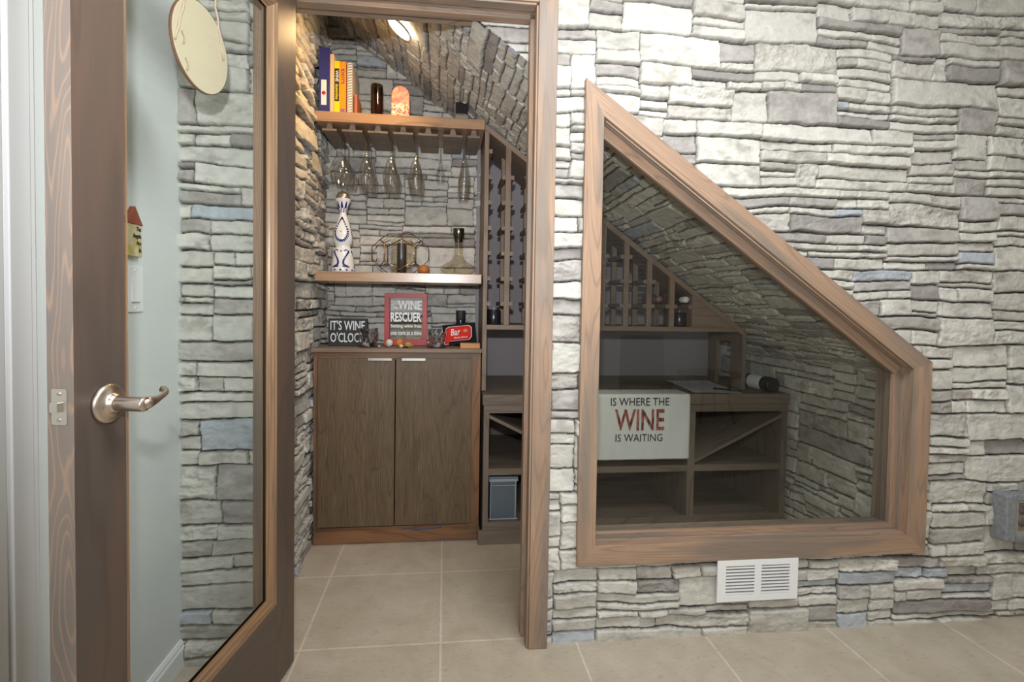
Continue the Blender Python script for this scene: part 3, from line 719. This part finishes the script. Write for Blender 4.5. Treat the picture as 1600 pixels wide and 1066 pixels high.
b = MB(); b.prism([(xs-PW, 1.0435), (1.495, 1.0435), (xs-PW, ztop(xs-PW)-TH-.001)], Y0+.001, Y0+.02, g=(1, 0, 0)); b.build('end_panel', M['rack'], rk)
b = MB(); b.prism([(xs-PW, 1.0435), (xs-PW+.018, 1.0435), (xs-PW+.018, ztop(xs-PW+.018)-TH-.002), (xs-PW, ztop(xs-PW)-TH-.002)], Y0+.021, Y1, g=(0, 0, 1)); b.build('bay_side', M['rack'], rk)
ZR = [1.146+.1228*k for k in range(8)]
for k, z in enumerate(ZR):
    for x in [.205-PW]+PX:
        for s in (-1, 1):
            if x < .21 and s < 0: continue
            if x == PX[-1] and s > 0: continue
            a = x+s*PW if x > .21 else .205
            if x == PX[-1]: a = x-PW
            c = a+s*.017
            if z+.02 > ztop(max(a, c))-TH-.012: continue
            b = MB(); q = [(min(a, c), z-.010), (max(a, c), z-.010), (max(a, c), z+.010), (min(a, c), z+.010)]
            b.prism(q, Y0+.002, 2.687, g=(0, 1, 0)); b.build('rail', M['rack'], rk, bev=.0008)
b = MB(); b.box(1.531, 1.552, Y0, 2.585, .720, 1.0195, (0, 0, 1)); b.build('end_post', M['rackdark'], rk, bev=.001)
b = MB(); b.box(1.531, 1.552, 2.735, Y1, .720, 1.0195, (0, 0, 1)); b.build('end_post', M['rackdark'], rk, bev=.001)
b = MB(); b.box(1.531, 1.552, 2.585, 2.735, .965, 1.0195, (0, 1, 0)); b.build('end_rail', M['rackdark'], rk)

# ------------------------------------------------------------------ desk-height base unit
bu = thing('storage_unit', 'low brown wooden open storage unit with cubbies running under the wine rack', 'storage unit', (0, 0, 0))
BX0, BX1, BY0, BY1 = .190, 1.727, 2.385, 3.045
TZ = .668
b = MB(); b.box(BX0-.020, BX1, BY0-.006, BY0+.014, .001, .066, (1, 0, 0)); b.box(BX0-.020, BX0-.012, BY0+.014, BY0+.045, .001, .066); b.box(BX0, BX1, BY0+.014, BY1, .001, .066); b.build('plinth', M['rackdark'], bu, bev=.001)
b = MB(); b.box(BX0, BX1, BY0+.02, BY1, .0665, .082, (1, 0, 0)); b.build('bottom_board', M['rackdark'], bu)
b = MB(); b.box(BX0+.02, BX1-.02, BY1-.012, BY1, .0825, TZ-.001, (0, 0, 1)); b.build('back_board', M['rackdark'], bu)
vx = [(BX0, BX0+.020), (.690, .715), (1.205, 1.236), (BX1-.022, BX1)]
for a, c in vx: b = MB(); b.box(a, c, BY0+.02, BY1-.0125, .0825, TZ-.001, (0, 0, 1)); b.build('upright', M['rackdark'], bu)
b = MB()
for a, c in ((BX0, BX0+.026), (.685, .720), (1.203, 1.240), (BX1-.030, BX1)): b.box(a, c, BY0, BY0+.0195, .105, .628, (0, 0, 1))
b.box(BX0, BX1, BY0, BY0+.0195, .628, TZ-.001, (1, 0, 0)); b.box(BX0, BX1, BY0, BY0+.0195, .0665, .105, (1, 0, 0)); b.build('face_frame', M['rackdark'], bu, bev=.0008)
for a, c in zip(vx, vx[1:]):
    b = MB(); b.box(a[1]+.0005, c[0]-.0005, BY0+.004, BY1-.013, .330, .361, (1, 0, 0)); b.build('shelf', M['rackdark'], bu)
def diag(x0, z0, x1, z1):
    d = Vector((x1-x0, z1-z0)).normalized(); n_ = Vector((-d.y, d.x))*.009
    b = MB(); b.prism([(x0+n_.x, z0-n_.y*0-.009), (x1, z1-.009), (x1, z1+.009), (x0, z0+.009)], BY0+.004, BY1-.02, g=(d.x, 0, d.y)); b.build('diagonal_divider', M['rackdark'], bu)
diag(.213, .612, .689, .377); diag(1.238, .376, 1.703, .606)
b = MB(); b.box(BX0-.006, BX1+.004, BY0-.010, BY1, TZ, .717, (1, 0, 0)); tag(b.build('desk_top', M['rackdark'], bev=.0015), 'brown wooden desk top lying on the low open cubby unit', 'desk top')
# plastic bin
pb = thing('plastic_bin', 'grey translucent plastic bin in the bottom left cubby of the low unit', 'bin', (.228, 2.442, .0825))
b = MB(); b.box(0, .135, 0, .33, .001, .200); b.build('bin_body', mat('grey_blue_plastic', (.13, .155, .18), .35), pb, bev=.006)
wl = mat('white_plastic_edge', (.42, .46, .48), .4)
b = MB(); b.box(-.003, .138, -.004, .0, .200, .212); b.box(-.003, .138, -.003, .0, .012, .017); b.box(.124, .128, -.003, .0, .017, .200); b.box(.004, .007, -.003, .0, .017, .200); b.box(.004, .124, -.003, 0, .178, .181); b.build('rib', wl, pb)
b = MB(); b.box(-.004, .139, -.004, .334, .2125, .222); b.build('lid', mat('smoke_plastic', (.20, .23, .25), .4), pb, bev=.003)

# ------------------------------------------------------------------ fitted lettering
def ftext(s, parent, x0, x1, z0, z1, y, matl, bold=0, rotz=0, shear=0, name='lettering'):
    """lettering on a face looking toward -y, stretched to the box x0..x1, z0..z1 in the parent's space"""
    o = text(s, name, parent, (0, 0, 0), (R(90), 0, rotz), 1, matl, bold, 1, 'LEFT', .0003, shear)
    cs = [v.co for v in o.data.vertices]; xa = min(p[0] for p in cs); xb = max(p[0] for p in cs); ya = min(p[1] for p in cs); yb = max(p[1] for p in cs)
    sx = (x1-x0)/(xb-xa); sy = (z1-z0)/(yb-ya); o.scale = (sx, sy, 1); o.location = (x0-xa*sx, y, z0-ya*sy)
    return o

# ------------------------------------------------------------------ top shelf: books and jars
ZT = 2.0185
def book(name, label, x0, x1, h, y0, dep, matl, group='books on the top shelf'):
    o = thing(name, label, 'book', ((x0+x1)/2, y0, ZT), 0, group); w2 = (x1-x0)/2
    b = MB(); b.box(-w2+.002, w2-.002, .004, dep-.003, .003, h-.003); b.build('pages', M['paper'], o)
    b = MB(); b.box(-w2, w2, 0, .0038, 0, h); b.box(-w2, -w2+.0018, .0038, dep, 0, h); b.box(w2-.0018, w2, .0038, dep, 0, h); b.build('cover', matl, o, bev=.0008)
    return o
navy = mat('navy_vinyl', (.035, .035, .17), .35)
o = book('ring_binder', 'tall dark blue binder with white spine label, leftmost on the top shelf', -.588, -.542, .298, 2.462, .24, navy); o['category'] = 'binder'
b = MB(); b.box(-.014, .010, -.0008, 0, .035, .150); lb = b.build('spine_label', M['paper'], o)
b = MB(); b.lathe([(0, .0004), (.009, .0002), (.009, 0)], (-.002, -.0008, .09), 20, (0, -1, 0)); b.build('emblem', M['redsign'], lb)
o = book('book', 'tall cream coloured book between the blue binder and the yellow book', -.540, -.522, .270, 2.464, .19, mat('cream_cloth', (.70, .48, .30), .6))
o = book('book', 'yellow book with a black band on its spine', -.521, -.496, .240, 2.462, .19, mat('yellow_cover', (.80, .60, .01), .4))
b = MB(); b.box(-.0105, .0105, -.0006, 0, .055, .205); b.build('black_band', M['ink'], o)
t = text('WINE', 'lettering', o, (-.006, -.0010, .196), (R(90), R(90), 0), .020, M['whitep'], .0002)
t = text('dummies', 'lettering', o, (-.006, -.0010, .135), (R(90), R(90), 0), .020, mat('yellow_print', (.85, .65, .02), .5), .0002)
o = book('book', 'orange book with purple lettering beside the spiral notebook', -.495, -.469, .238, 2.462, .19, mat('orange_cover', (.80, .28, .015), .4))
t = text("IDIOT'S", 'lettering', o, (-.007, -.0006, .205), (R(90), R(90), 0), .021, mat('purple_print', (.10, .03, .12), .5), .0004)
b = MB(); b.box(-.010, .010, -.0006, 0, .004, .022); b.build('publisher_patch', mat('mauve_print', (.25, .12, .25), .5), o)
grey_edge = mat('grey_page_edge', (.42, .38, .34), .8)
o = thing('spiral_notebook', 'white spiral bound notebook at the right end of the books', 'notebook', (-.453, 2.462, ZT), 0, 'books on the top shelf')
b = MB(); b.box(-.012, .012, .012, .20, 0, .238); b.build('pages', grey_edge, o)
for k in range(19):
    b = MB(); z = .012+k*.0122; b.tube([(.011*math.cos(t_), .010+.009*math.sin(t_)*1.1-.0, z+.004*math.cos(t_)) for t_ in [math.pi*2*i/12 for i in range(13)]], .0019, 6, cap=False); b.build('ring', M['trimwhite'], o)
book('booklet', 'low rust coloured booklet standing beyond the spiral notebook', -.436, -.424, .108, 2.50, .13, mat('rust_cover', (.42, .13, .07), .5))['category'] = 'book'
o = thing('candle_jar', 'tall brown glass jar on the top shelf, between books and pink box', 'jar', (-.334, 2.52, ZT))
b = MB(); b.lathe([(0, 0), (.0275, 0), (.0275, .112), (0, .112)], (0, 0, 0), 32); b.build('wax', mat('brown_wax', (.11, .055, .03), .4), o)
b = MB(); b.lathe([(.0285, 0), (.029, .155), (.0275, .163), (.0262, .160), (.0270, .113)], (0, 0, 0), 32); b.build('glass', thin_glass('brown_glass', (.35, .22, .15), 1.6), o)
o = thing('arched_box', 'pink and orange arched decorative box standing on the top shelf', 'decorative box', (-.221, 2.515, ZT))
pk = mat('painted_pink_scene', (.75, .25, .15), .35); tcx = N(pk, 'ShaderNodeTexCoord').outputs['Object']
cz = N(pk, 'ShaderNodeSeparateXYZ'); L(pk, tcx, cz.inputs[0])
c1 = ramp(pk, noise(pk, tcx, 28, 2, .5, 1.5), [(.38, (.78, .14, .11)), (.48, (.78, .28, .16)), (.62, (.82, .40, .26))])
c2 = ramp(pk, noise(pk, tcx, 55, 2, .5, 1.2), [(.40, (.75, .08, .07)), (.48, (.80, .55, .25)), (.55, (.85, .80, .65)), (.66, (.28, .10, .14))])
L(pk, mixc(pk, ramp(pk, cz.outputs[2], [(.072, (1, 1, 1)), (.082, (0, 0, 0))]), c1, c2), pk.node_tree.nodes['Principled BSDF'].inputs['Base Color'])
ar = [(-.043, .001), (.043, .001), (.043, .112)]+[(.043*math.cos(t), .112+.047*math.sin(t)) for t in [math.pi*k/16 for k in range(1, 16)]]+[(-.043, .112)]
b = MB(); b.prism(ar, -.020, .030); b.build('box_body', pk, o, bev=.004)
b = MB(); b.prism([(a*.99, c) for a, c in ar], .0302, .036); b.build('back_board', mat('dark_plum', (.12, .03, .05), .5), o)
o = thing('small_black_box', 'small black box with silver base near the right end of the top shelf', 'box', (.070, 2.475, ZT))
b = MB(); b.box(-.029, .029, -.02, .035, .0235, .082); b.build('lid', M['black'], o, bev=.003)
b = MB(); b.box(-.030, .030, -.021, .036, 0, .023); b.build('base', M['steel'], o, bev=.002)

# ------------------------------------------------------------------ middle shelf
ZM = 1.2855
o = thing('ceramic_bottle', 'white ceramic tequila bottle painted blue with a silver domed stopper', 'bottle', (-.499, 2.575, ZM))
prof = [(0, 0), (.052, 0), (.057, .004), (.0565, .02), (.052, .06), (.0485, .085), (.045, .105), (.0375, .120), (.0350, .127), (.0375, .135), (.0435, .148), (.0465, .162), (.0465, .178), (.043, .200), (.036, .225), (.029, .248), (.023, .265), (.0185, .277), (.0165, .285), (.0160, .291)]
b = MB(); b.lathe(prof, (0, 0, 0), 48); b.build('body', M['white'], o)
b = MB(); b.lathe([(.0160, .291), (.0185, .300), (.024, .318), (.031, .338), (.0375, .356), (.038, .358), (.036, .360), (0, .360)], (0, 0, 0), 48); cu_ = b.build('collar', M['white'], o)
b = MB(); b.lathe([(0, .360), (.0335, .360), (.034, .364), (.032, .376), (.025, .388), (.014, .395), (0, .3975)], (0, 0, 0), 40); b.build('stopper', mat('hammered_silver', (.55, .50, .42), .35, 1), o)
def surf_r(z, P):
    for (r0, z0), (r1, z1) in zip(P, P[1:]):
        if z0 <= z <= z1 and z1 > z0: return r0+(r1-r0)*(z-z0)/(z1-z0)
    return P[-1][0]
def sp(ang, z, P, lift=.0006):
    r = surf_r(z, P)+lift; return Vector((r*math.sin(ang), -r*math.cos(ang), z))
CP = [(.0160, .291), (.0185, .300), (.024, .318), (.031, .338), (.0375, .356), (.038, .358)]
b = MB()
for k in range(9):      # petals on the collar
    a0 = 2*math.pi*k/9+R(0)
    for j in range(6):
        z0 = .293+.055*j/6; z1 = .293+.055*(j+1)/6; w0 = R(20)*(1-j/6)**.7; w1 = R(20)*(1-(j+1)/6)**.7
        b.face([sp(a0-w0, z0, CP), sp(a0+w0, z0, CP), sp(a0+w1, z1, CP), sp(a0-w1, z1, CP)])
b.build('collar_petals', M['blue'], cu_)
b = MB()
def dab(a, z, da, dz):
    b.face([sp(a-da, z-dz, prof), sp(a+da, z-dz, prof), sp(a+da, z+dz, prof), sp(a-da, z+dz, prof)])
for rep in range(3):
    ac = R(120*rep)
    for k in range(30):     # teardrop wreath
        t = 2*math.pi*k/30; rw = .78+.22*math.cos(t)*0
        aa = ac+R(41)*math.sin(t)*(1.0 if math.cos(t) < 0 else 1-.45*math.cos(t)); zz = .200-.050*math.cos(t) if math.cos(t) < 0 else .200+.058*math.cos(t)
        zz = .205+.058*math.cos(t) if math.cos(t) > 0 else .205+.050*math.cos(t)
        dab(aa, zz, R(4.6), .0040)
        dab(ac+(aa-ac)*1.2, zz+.006*math.cos(t), R(3.4), .0032)
    for s in (-1, 1):       # scrolls on the skirt
        for k in range(15):
            t = k/14; ph = R(-200)*t+R(60)
            aa = ac+s*(R(27)+R(15)*math.cos(ph)); zz = .072-.036*t+.014*math.sin(ph*1.0)
            aa = ac+s*R(30+17*math.cos(t*math.pi*1.6-.3)); zz = .104-.036*(1-math.cos(t*math.pi))
            dab(aa, zz, R(5.2), .0040)
        for k in range(5):
            dab(ac+s*R(20+k*6), .106+.004*math.sin(k*.9), R(3), .0028)
    dab(ac, .104, R(5), .004)
for k in range(12): dab(R(30)*k, .013, R(4), .0045)
for k in range(3):
    for s in (-1, 1):
        for j in range(4): dab(R(120)*k+s*R(14+9*j), .030-.001*j, R(4.5), .0032)
b.build('blue_ornament', M['blue'], o)
b = MB(); b.lathe([(0, .0012), (.003, .001), (.004, 0)], sp(0, .198, prof, 0), 10, (0, -1, 0)); b.build('small_crest', M['gold'], o)

# geometric candle holder
o = thing('geometric_candle_holder', 'gold and bronze wire polygon candle holder on the middle shelf', 'candle holder', (-.221, 2.575, ZM+.1012))
q = .000403
RG = [(0, 245), (148, 240), (250, 165), (345, 70), (345, -70), (250, -165), (148, -240), (0, -245), (-148, -240), (-250, -165), (-345, -70), (-345, 70), (-250, 165), (-148, 240)]
HX = [(0, 205), (176, 105), (176, -105), (0, -205), (-176, -105), (-176, 105)]
ring_ = [Vector((x*q, 0, z*q)) for x, z in RG]
LK = {0: 0, 1: 2, 2: 5, 3: 7, 4: 9, 5: 12}
b = MB()
for k in range(14): b.tube([ring_[k], ring_[(k+1) % 14]], .0025, 6)
b.build('outer_ring', M['bronze'], o)
for nm, y, mt in (('front_hexagon', -.075, M['gold']), ('rear_hexagon', .075, M['bronze'])):
    hx = [Vector((x*q, y, z*q)) for x, z in HX]; b = MB()
    for k in range(6): b.tube([hx[k], hx[(k+1) % 6]], .0028, 6)
    h = b.build(nm, mt, o); b = MB()
    for k in range(6): b.tube([hx[k], ring_[LK[k]]], .0025, 6)
    b.build('strut', M['bronze'], h)
o = thing('pillar_candle', 'dark grey pillar candle in a glass cylinder inside the wire holder', 'candle', (-.215, 2.580, ZM))
b = MB(); b.lathe([(0, .001), (.0235, .001), (.0235, .150), (.020, .153), (0, .151)], (0, 0, 0), 32); b.build('wax', mat('charcoal_wax', (.045, .035, .035), .35), o)
b = MB(); b.tube([(0, 0, .151), (.001, 0, .165)], .0012, 6); b.build('wick', M['ink'], o)
b = MB(); b.lathe([(.0005, .0005), (.050, .0005), (.0515, .006), (.0515, .178)], (0, 0, 0), 40); b.build('glass_cylinder', M['smoke'], o)
o = MB(); o.lathe([(0, 0), (.020, .001), (.029, .012), (.030, .024), (.024, .036), (.012, .045), (0, .048)], (-.104, 2.535, ZM), 24, (0, 0, 1)); tag(o.build('burnt_orange_gourd', mat('burnt_orange', (.42, .14, .035), .5)), 'small burnt orange rounded gourd at the foot of the wire candle holder', 'gourd')
o = thing('wine_decanter', 'wide based smoky glass wine decanter with a dark metal stopper', 'decanter', (.065, 2.560, ZM))
b = MB(); dp = [(.0, .003), (.045, .001), (.066, .006), (.086, .022), (.0905, .032), (.088, .040), (.070, .052), (.046, .064), (.030, .080), (.0225, .100), (.0195, .130), (.0200, .165), (.0215, .182)]
b.lathe(dp, (0, 0, 0), 48); b.build('body', M['smoke'], o)
b = MB(); b.lathe([(0, .163), (.0185, .163), (.0195, .170), (.0225, .185), (.0265, .190), (.0282, .228), (.0275, .232), (0, .233)], (0, 0, 0), 36); b.build('stopper', mat('gunmetal', (.14, .13, .09), .22, 1), o)

# ------------------------------------------------------------------ counter of the left cabinet
ZC = .9295
o = thing('wine_sign', "black block sign with white words IT'S WINE O'CLOCK on the left of the counter", 'sign', (-.560, 2.545, ZC))
b = MB(); b.box(0, .185, 0, .032, 0, .133); b.build('block', M['blackmat'], o, bev=.001)
ftext("IT'S WINE", o, .010, .173, .077, .124, -.0004, M['whitep'], .012); ftext("O'CLOCK", o, .010, .173, .018, .066, -.0004, M['whitep'], .012)
def tumbler(label, x, y):
    o = thing('whisky_tumbler', label, 'glass', (x, y, ZC+.0042), 0, 'faceted tumblers on the counter')
    b = MB(); n = 10
    def fn(r, h, tw): return [Vector((r*math.cos(2*math.pi*(i+tw)/n), r*math.sin(2*math.pi*(i+tw)/n), h)) for i in range(n)]
    A = fn(.029, 0, 0); B = fn(.037, .030, .5); D = fn(.0425, .060, 0); E_ = fn(.046, .086, .5)
    i_ = [fn(.0435, .086, .5), fn(.031, .020, 0)]
    def tri(a, b_, c): b.face([a, b_, c])
    for lo_, hi_, tw in ((A, B, 1), (B, D, 0), (D, E_, 1)):
        for i in range(n):
            j = (i+1) % n
            if tw: tri(lo_[i], lo_[j], hi_[i]); tri(lo_[j], hi_[j], hi_[i])
            else: tri(lo_[i], hi_[j], hi_[i]); tri(lo_[i], lo_[j], hi_[j])
    for i in range(n):
        j = (i+1) % n
        b.face([E_[i], E_[j], i_[0][j], i_[0][i]]); b.face([i_[0][i], i_[0][j], i_[1][j], i_[1][i]])
    b.face(A[::-1]); b.face(i_[1]); b.build('cut_glass_body', M['tumbler'], o)
    c = thing('coaster', 'dark round coaster under the ' + ('left' if x < -.2 else 'right') + ' faceted tumbler', 'coaster', (x, y, ZC), 0, 'coasters under the tumblers')
    b = MB(); b.lathe([(0, 0), (.046, 0), (.047, .002), (.046, .004), (0, .004)], (0, 0, 0), 32); b.build('disc', mat('dark_leather', (.03, .018, .014), .5), c)
    return o
tumbler('faceted clear tumbler on a dark coaster beside the black sign', -.362, 2.50)
tumbler('faceted clear tumbler on a dark coaster beside the red frame', -.037, 2.50)
o = thing('framed_sign', 'red framed see-through sign with white WINE RESCUER lettering on the counter', 'sign', (-.300, 2.600, ZC), 0)
W0, H0 = .212, .262
b = MB()
b.box(0, W0, 0, .018, H0-.023, H0); b.box(0, W0, 0, .018, 0, .031); b.box(0, .026, 0, .018, .031, H0-.023); b.box(W0-.0225, W0, 0, .018, .031, H0-.023)
b.prism([(W0-.0225, .031), (W0-.0225, .046), (W0-.028, .036), (W0-.036, .031)], .001, .017)
b.build('frame', M['red'], o, bev=.0012)
b = MB(); b.box(.024, W0-.020, .0165, .0178, .029, H0-.021); b.build('glass_panel', thin_glass('sign_glass', (.96, .94, .91), .8), o)
yy = .0100; vinyl = mat('white_vinyl', (.92, .92, .90), .6)
ftext('The', o, .030, .064, .180, .204, yy, vinyl, .01, 0); ftext('WINE', o, .066, .184, .180, .226, yy, vinyl, .030)
ftext('RESCUER', o, .030, .184, .119, .167, yy, vinyl, .030); ftext('Setting wine free', o, .030, .184, .085, .107, yy, vinyl, .016); ftext('one cork at a time', o, .030, .184, .052, .074, yy, vinyl, .016)
o = thing('dark_bottle', 'black short necked bottle behind the red Bar sign', 'bottle', (.083, 2.640, ZC))
b = MB(); b.lathe([(0, 0), (.032, 0), (.033, .003), (.033, .095), (.027, .112), (.0235, .120), (.0235, .130)], (0, 0, 0), 28); b.build('body', M['black'], o)
b = MB(); b.lathe([(.0235, .1305), (.0245, .132), (.0245, .178), (.0235, .180), (0, .180)], (0, 0, 0), 28); b.build('cap', M['blackmat'], o)
o = thing('bar_sign', 'black and red enamel sign reading Bar leaning at the right of the counter', 'sign', (.000, 2.56, ZC+.003))
o.rotation_euler = (R(-6), R(-6), 0)
b = MB(); b.box(0, .165, 0, .006, 0, .103); b.build('backing', mat('matt_black_board', (.012, .012, .013), .8, 0, **{'Specular IOR Level': .15}), o, bev=.001)
sg = [(.004, .006), (.024, .006), (.030, .020), (.125, .020), (.138, .034), (.142, .078), (.130, .090), (.030, .090), (.016, .082), (.016, .050), (.004, .046), (.010, .030), (.002, .018)]
b = MB(); b.prism([(.0+x*1.04-.002, (z-.05)*1.05+.05) for x, z in sg], -.0010, 0); b.build('white_outline', M['whitep'], o)
b = MB(); b.prism(sg, -.0024, -.0011); rp_ = b.build('red_panel', M['redsign'], o)
b = MB()
ci_ = [(x*.93+.006, (z-.05)*.84+.05) for x, z in sg]
for k in range(len(ci_)):
    a = ci_[k]; c = ci_[(k+1) % len(ci_)]; b.tube([(a[0], -.0026, a[1]), (c[0], -.0026, c[1])], .0006, 5)
b.build('inner_line', mat('black_red', (.10, .01, .01), .4), rp_)
ftext('Bar', o, .038, .086, .046, .080, -.0028, M['whitep'], .015, 0, .2); ftext('Modern Bower', o, .054, .122, .030, .039, -.0028, M['whitep'], .01)
b = MB()
for k in range(8):
    a = math.pi*2*k/8; b.face([(.112+.004*math.cos(a-.5), -.0028, .066+.004*math.sin(a-.5)), (.112+.013*math.cos(a), -.0028, .066+.010*math.sin(a)), (.112+.004*math.cos(a+.5), -.0028, .066+.004*math.sin(a+.5))][::-1])
b.build('gold_star', mat('gold_paint', (.55, .36, .06), .4), o)
o = MB(); o.box(.076, .170, 2.425, 2.475, ZC+.0003, ZC+.026); tag(o.build('wooden_block', M['blockwood'], bev=.002), 'small orange wooden block in front of the Bar sign', 'block')
# shells and dried pieces in front of the red frame
def shell_cone(b, c, r, L__, ax, ribs=8, seg=40):
    ax = Vector(ax).normalized(); qn = Vector((0, 0, 1)).rotation_difference(ax); c = Vector(c)
    def fn(u, v):
        a = u*2*math.pi; rr_ = r*math.sin(math.pi*min(1, .12+v*.9))**.8*(1-.45*v)*(1+.10*math.sin(ribs*a+v*9)); return c+qn @ Vector((rr_*math.cos(a), rr_*math.sin(a), L__*v))
    b.grid(fn, seg, 14, closeu=True)
o = thing('white_seashell', 'white ribbed seashell at the foot of the red framed sign', 'seashell', (-.258, 2.470, ZC+.019), 0, 'shells in front of the red frame')
b = MB(); shell_cone(b, (0, .012, .0), .021, .036, (-.25, -.9, .25), 9); b.build('shell', mat('shell_white', (.72, .66, .56), .4), o)
o = thing('orange_seashell', 'orange ribbed scallop shell beside the white seashell', 'seashell', (-.215, 2.472, ZC+.019), 0, 'shells in front of the red frame')
b = MB(); shell_cone(b, (0, .01, 0), .022, .034, (.3, -.8, .3), 12); b.build('shell', mat('shell_orange', (.62, .24, .06), .4), o)
b = MB(); shell_cone(b, (.004, -.006, -.010), .012, .022, (.8, -.5, -.1), 6); b.build('small_fragment', mat('shell_peach', (.70, .42, .28), .4), o)
o = thing('olive_seashell', 'yellow green spiral seashell at the right of the shell pile', 'seashell', (-.176, 2.475, ZC+.016), 0, 'shells in front of the red frame')
b = MB(); shell_cone(b, (-.012, 0, -.002), .017, .044, (1, -.15, -.05), 5); b.build('shell', mat('shell_olive', (.36, .26, .05), .4), o)
b = MB(); b.lathe([(0, 0), (.020, 0), (.024, .003), (.020, .005), (0, .004)], (-.012, .004, -.0155), 24); b.build('dark_dish', M['black'], o)
o = MB(); o.lathe([(0, 0), (.006, .001), (.0075, .007), (.005, .012), (0, .013)], (-.306, 2.455, ZC), 16); tag(o.build('pink_pebble', mat('pink_stone', (.42, .28, .32), .4)), 'tiny pink pebble between the left tumbler and the shells', 'pebble')

# ------------------------------------------------------------------ things in the wine rack
def candle(label, x, y, z):
    o = thing('black_candle', label, 'candle', (x, y, z), 0, 'black candles in the wine rack')
    b = MB(); b.lathe([(0, 0), (.033, 0), (.0345, .003), (.0345, .070), (.032, .073), (.029, .070), (0, .068)], (0, 0, 0), 32); b.build('holder', M['black'], o)
    b = MB(); b.tube([(0, 0, .068), (.0005, 0, .084)], .0016, 6); b.build('wick', M['paper'], o)
    return o
candle('black candle holder in the lowest left bay of the wine rack', .243, 2.520, 1.0433)
candle('black candle holder in the lowest right bay of the wine rack', 1.212, 2.530, 1.0433)
def wine_bottle(name, label, loc, axis, body, capm, labm, group=None):
    o = thing(name, label, 'wine bottle', loc, 0, group); q_ = Vector((0, 0, 1)).rotation_difference(Vector(axis).normalized())
    o.rotation_euler = q_.to_euler()
    b = MB(); b.lathe([(0, .012), (.020, .004), (.034, 0), (.0375, .004), (.0378, .175), (.034, .200), (.022, .222), (.0155, .240), (.0142, .262), (.0142, .295)], (0, 0, 0), 36); b.build('bottle_body', body, o)
    b = MB(); b.lathe([(.0147, .245), (.0150, .262), (.0152, .300), (.014, .302), (0, .302)], (0, 0, 0), 28); b.build('foil_cap', capm, o)
    b = MB(); b.lathe([(.0382, .060), (.0382, .155)], (0, 0, 0), 36); b.build('paper_label', labm, o)
    return o
dg = mat('dark_wine_glass', (.010, .016, .010), .12); rosy = mat('rose_wine_glass', (.17, .075, .07), .15)
wine_bottle('wine_bottle', 'lying wine bottle with white cap in the rightmost rack bay', (1.205, 2.745, 1.1815), (0, -1, 0), dg, M['paper'], mat('russet_label', (.25, .10, .05), .6))
wine_bottle('wine_bottle', 'lying rose bottle with pale label, second rack bay from the right', (1.085, 2.79, 1.1815), (0, -1, 0), rosy, mat('rose_foil', (.25, .12, .13), .4), mat('pale_label', (.35, .30, .30), .6))
wine_bottle('wine_bottle', 'dark wine bottle with white label lying at the right end of the desk top', (1.660, 2.405, .7172+.0384), (-.10, .99, 0), dg, M['blackmat'], M['paper'])

# ------------------------------------------------------------------ desk top: paper, pen, tea towel
ZD = .7172
pm = mat('printed_sheet', (.55, .56, .60), .7); tcx = N(pm, 'ShaderNodeTexCoord').outputs['Object']
L(pm, ramp(pm, noise(pm, mapping(pm, tcx, (55, 140, 1)), 1, 3, .7), [(.45, (.70, .71, .72)), (.60, (.48, .49, .55))]), pm.node_tree.nodes['Principled BSDF'].inputs['Base Color'])
o = thing('paper_sheet', 'printed white paper sheet lying on the desk top', 'paper', (1.382, 2.608, ZD+.0008), R(-5))
b = MB(); b.grid(lambda u, v_: (-.122+.244*u, -.215+.42*v_, .0012+.0015*math.sin(u*5+v_*3)), 10, 10); b.build('sheet', M['paper'], o)
b = MB(); b.grid(lambda u, v_: (-.105+.21*u, -.19+.37*v_, .0018+.0015*math.sin((.1+.8*u)*5+(.07+.86*v_)*3)), 10, 10); b.build('print', pm, o)
o = thing('pen', 'black pen lying across the paper sheet', 'pen', (1.44, 2.455, ZD+.0085), R(-38))
b = MB(); b.tube([(-.065, 0, 0), (-.058, 0, 0), (.045, 0, 0), (.060, 0, 0)], [.002, .0042, .0045, .0038], 12); b.build('barrel', M['black'], o)
b = MB(); b.tube([(.0, .0, .0052), (.045, 0, .0058)], .0011, 6); b.build('clip', M['steel'], o)
tw = thing('tea_towel', 'white cotton tea towel draped over the desk edge with WINE printed on it', 'towel', (.942, 2.375, ZD))
b = MB()
def towel(u, v_):
    x = -.257+.513*u; s = v_*.460                  # length along the drape
    rip = .0012*math.sin(x*60+s*9)+.0010*math.sin(x*23)
    if s < .135: return (x+(.135-s)*-.25*(u > .999)*0, .135-s-.006, .0016+abs(rip)*.6)
    if s < .150:
        t = (s-.135)/.015*math.pi/2; return (x, -.006-.0075*math.sin(t), -.0058+.0075*math.cos(t))
    return (x, -.0142-abs(rip)*1.2*min(1, (s-.15)*12)-.002*(s-.15), -.0058-(s-.150))
b.grid(towel, 60, 70); b.build('cloth', M['cloth'], tw, solid=-.0008)
for z in (-.162,):
    pass
b = MB(); b.tube([(-.257+.513*k/20, -.0165, -.3095) for k in range(21)], .0012, 6); b.build('hem', M['cloth'], tw)
yt = -.0182
brick2 = mat('hatched_red_print', (.36, .075, .05), .7); tcx = N(brick2, 'ShaderNodeNewGeometry').outputs['Position']
L(brick2, ramp(brick2, noise(brick2, mapping(brick2, tcx, (160, 1, 25)), 1, 3, .7), [(.42, (.10, .02, .018)), (.5, (.36, .08, .055)), (.62, (.50, .20, .15))]), brick2.node_tree.nodes['Principled BSDF'].inputs['Base Color'])
ftext('IS WHERE THE', tw, -.145, .147, -.052, -.014, yt, M['ink'], .0); ftext('WINE', tw, -.123, .125, -.173, -.070, yt, brick2, .016); ftext('IS WAITING', tw, -.118, .117, -.226, -.190, yt, M['ink'], .0)
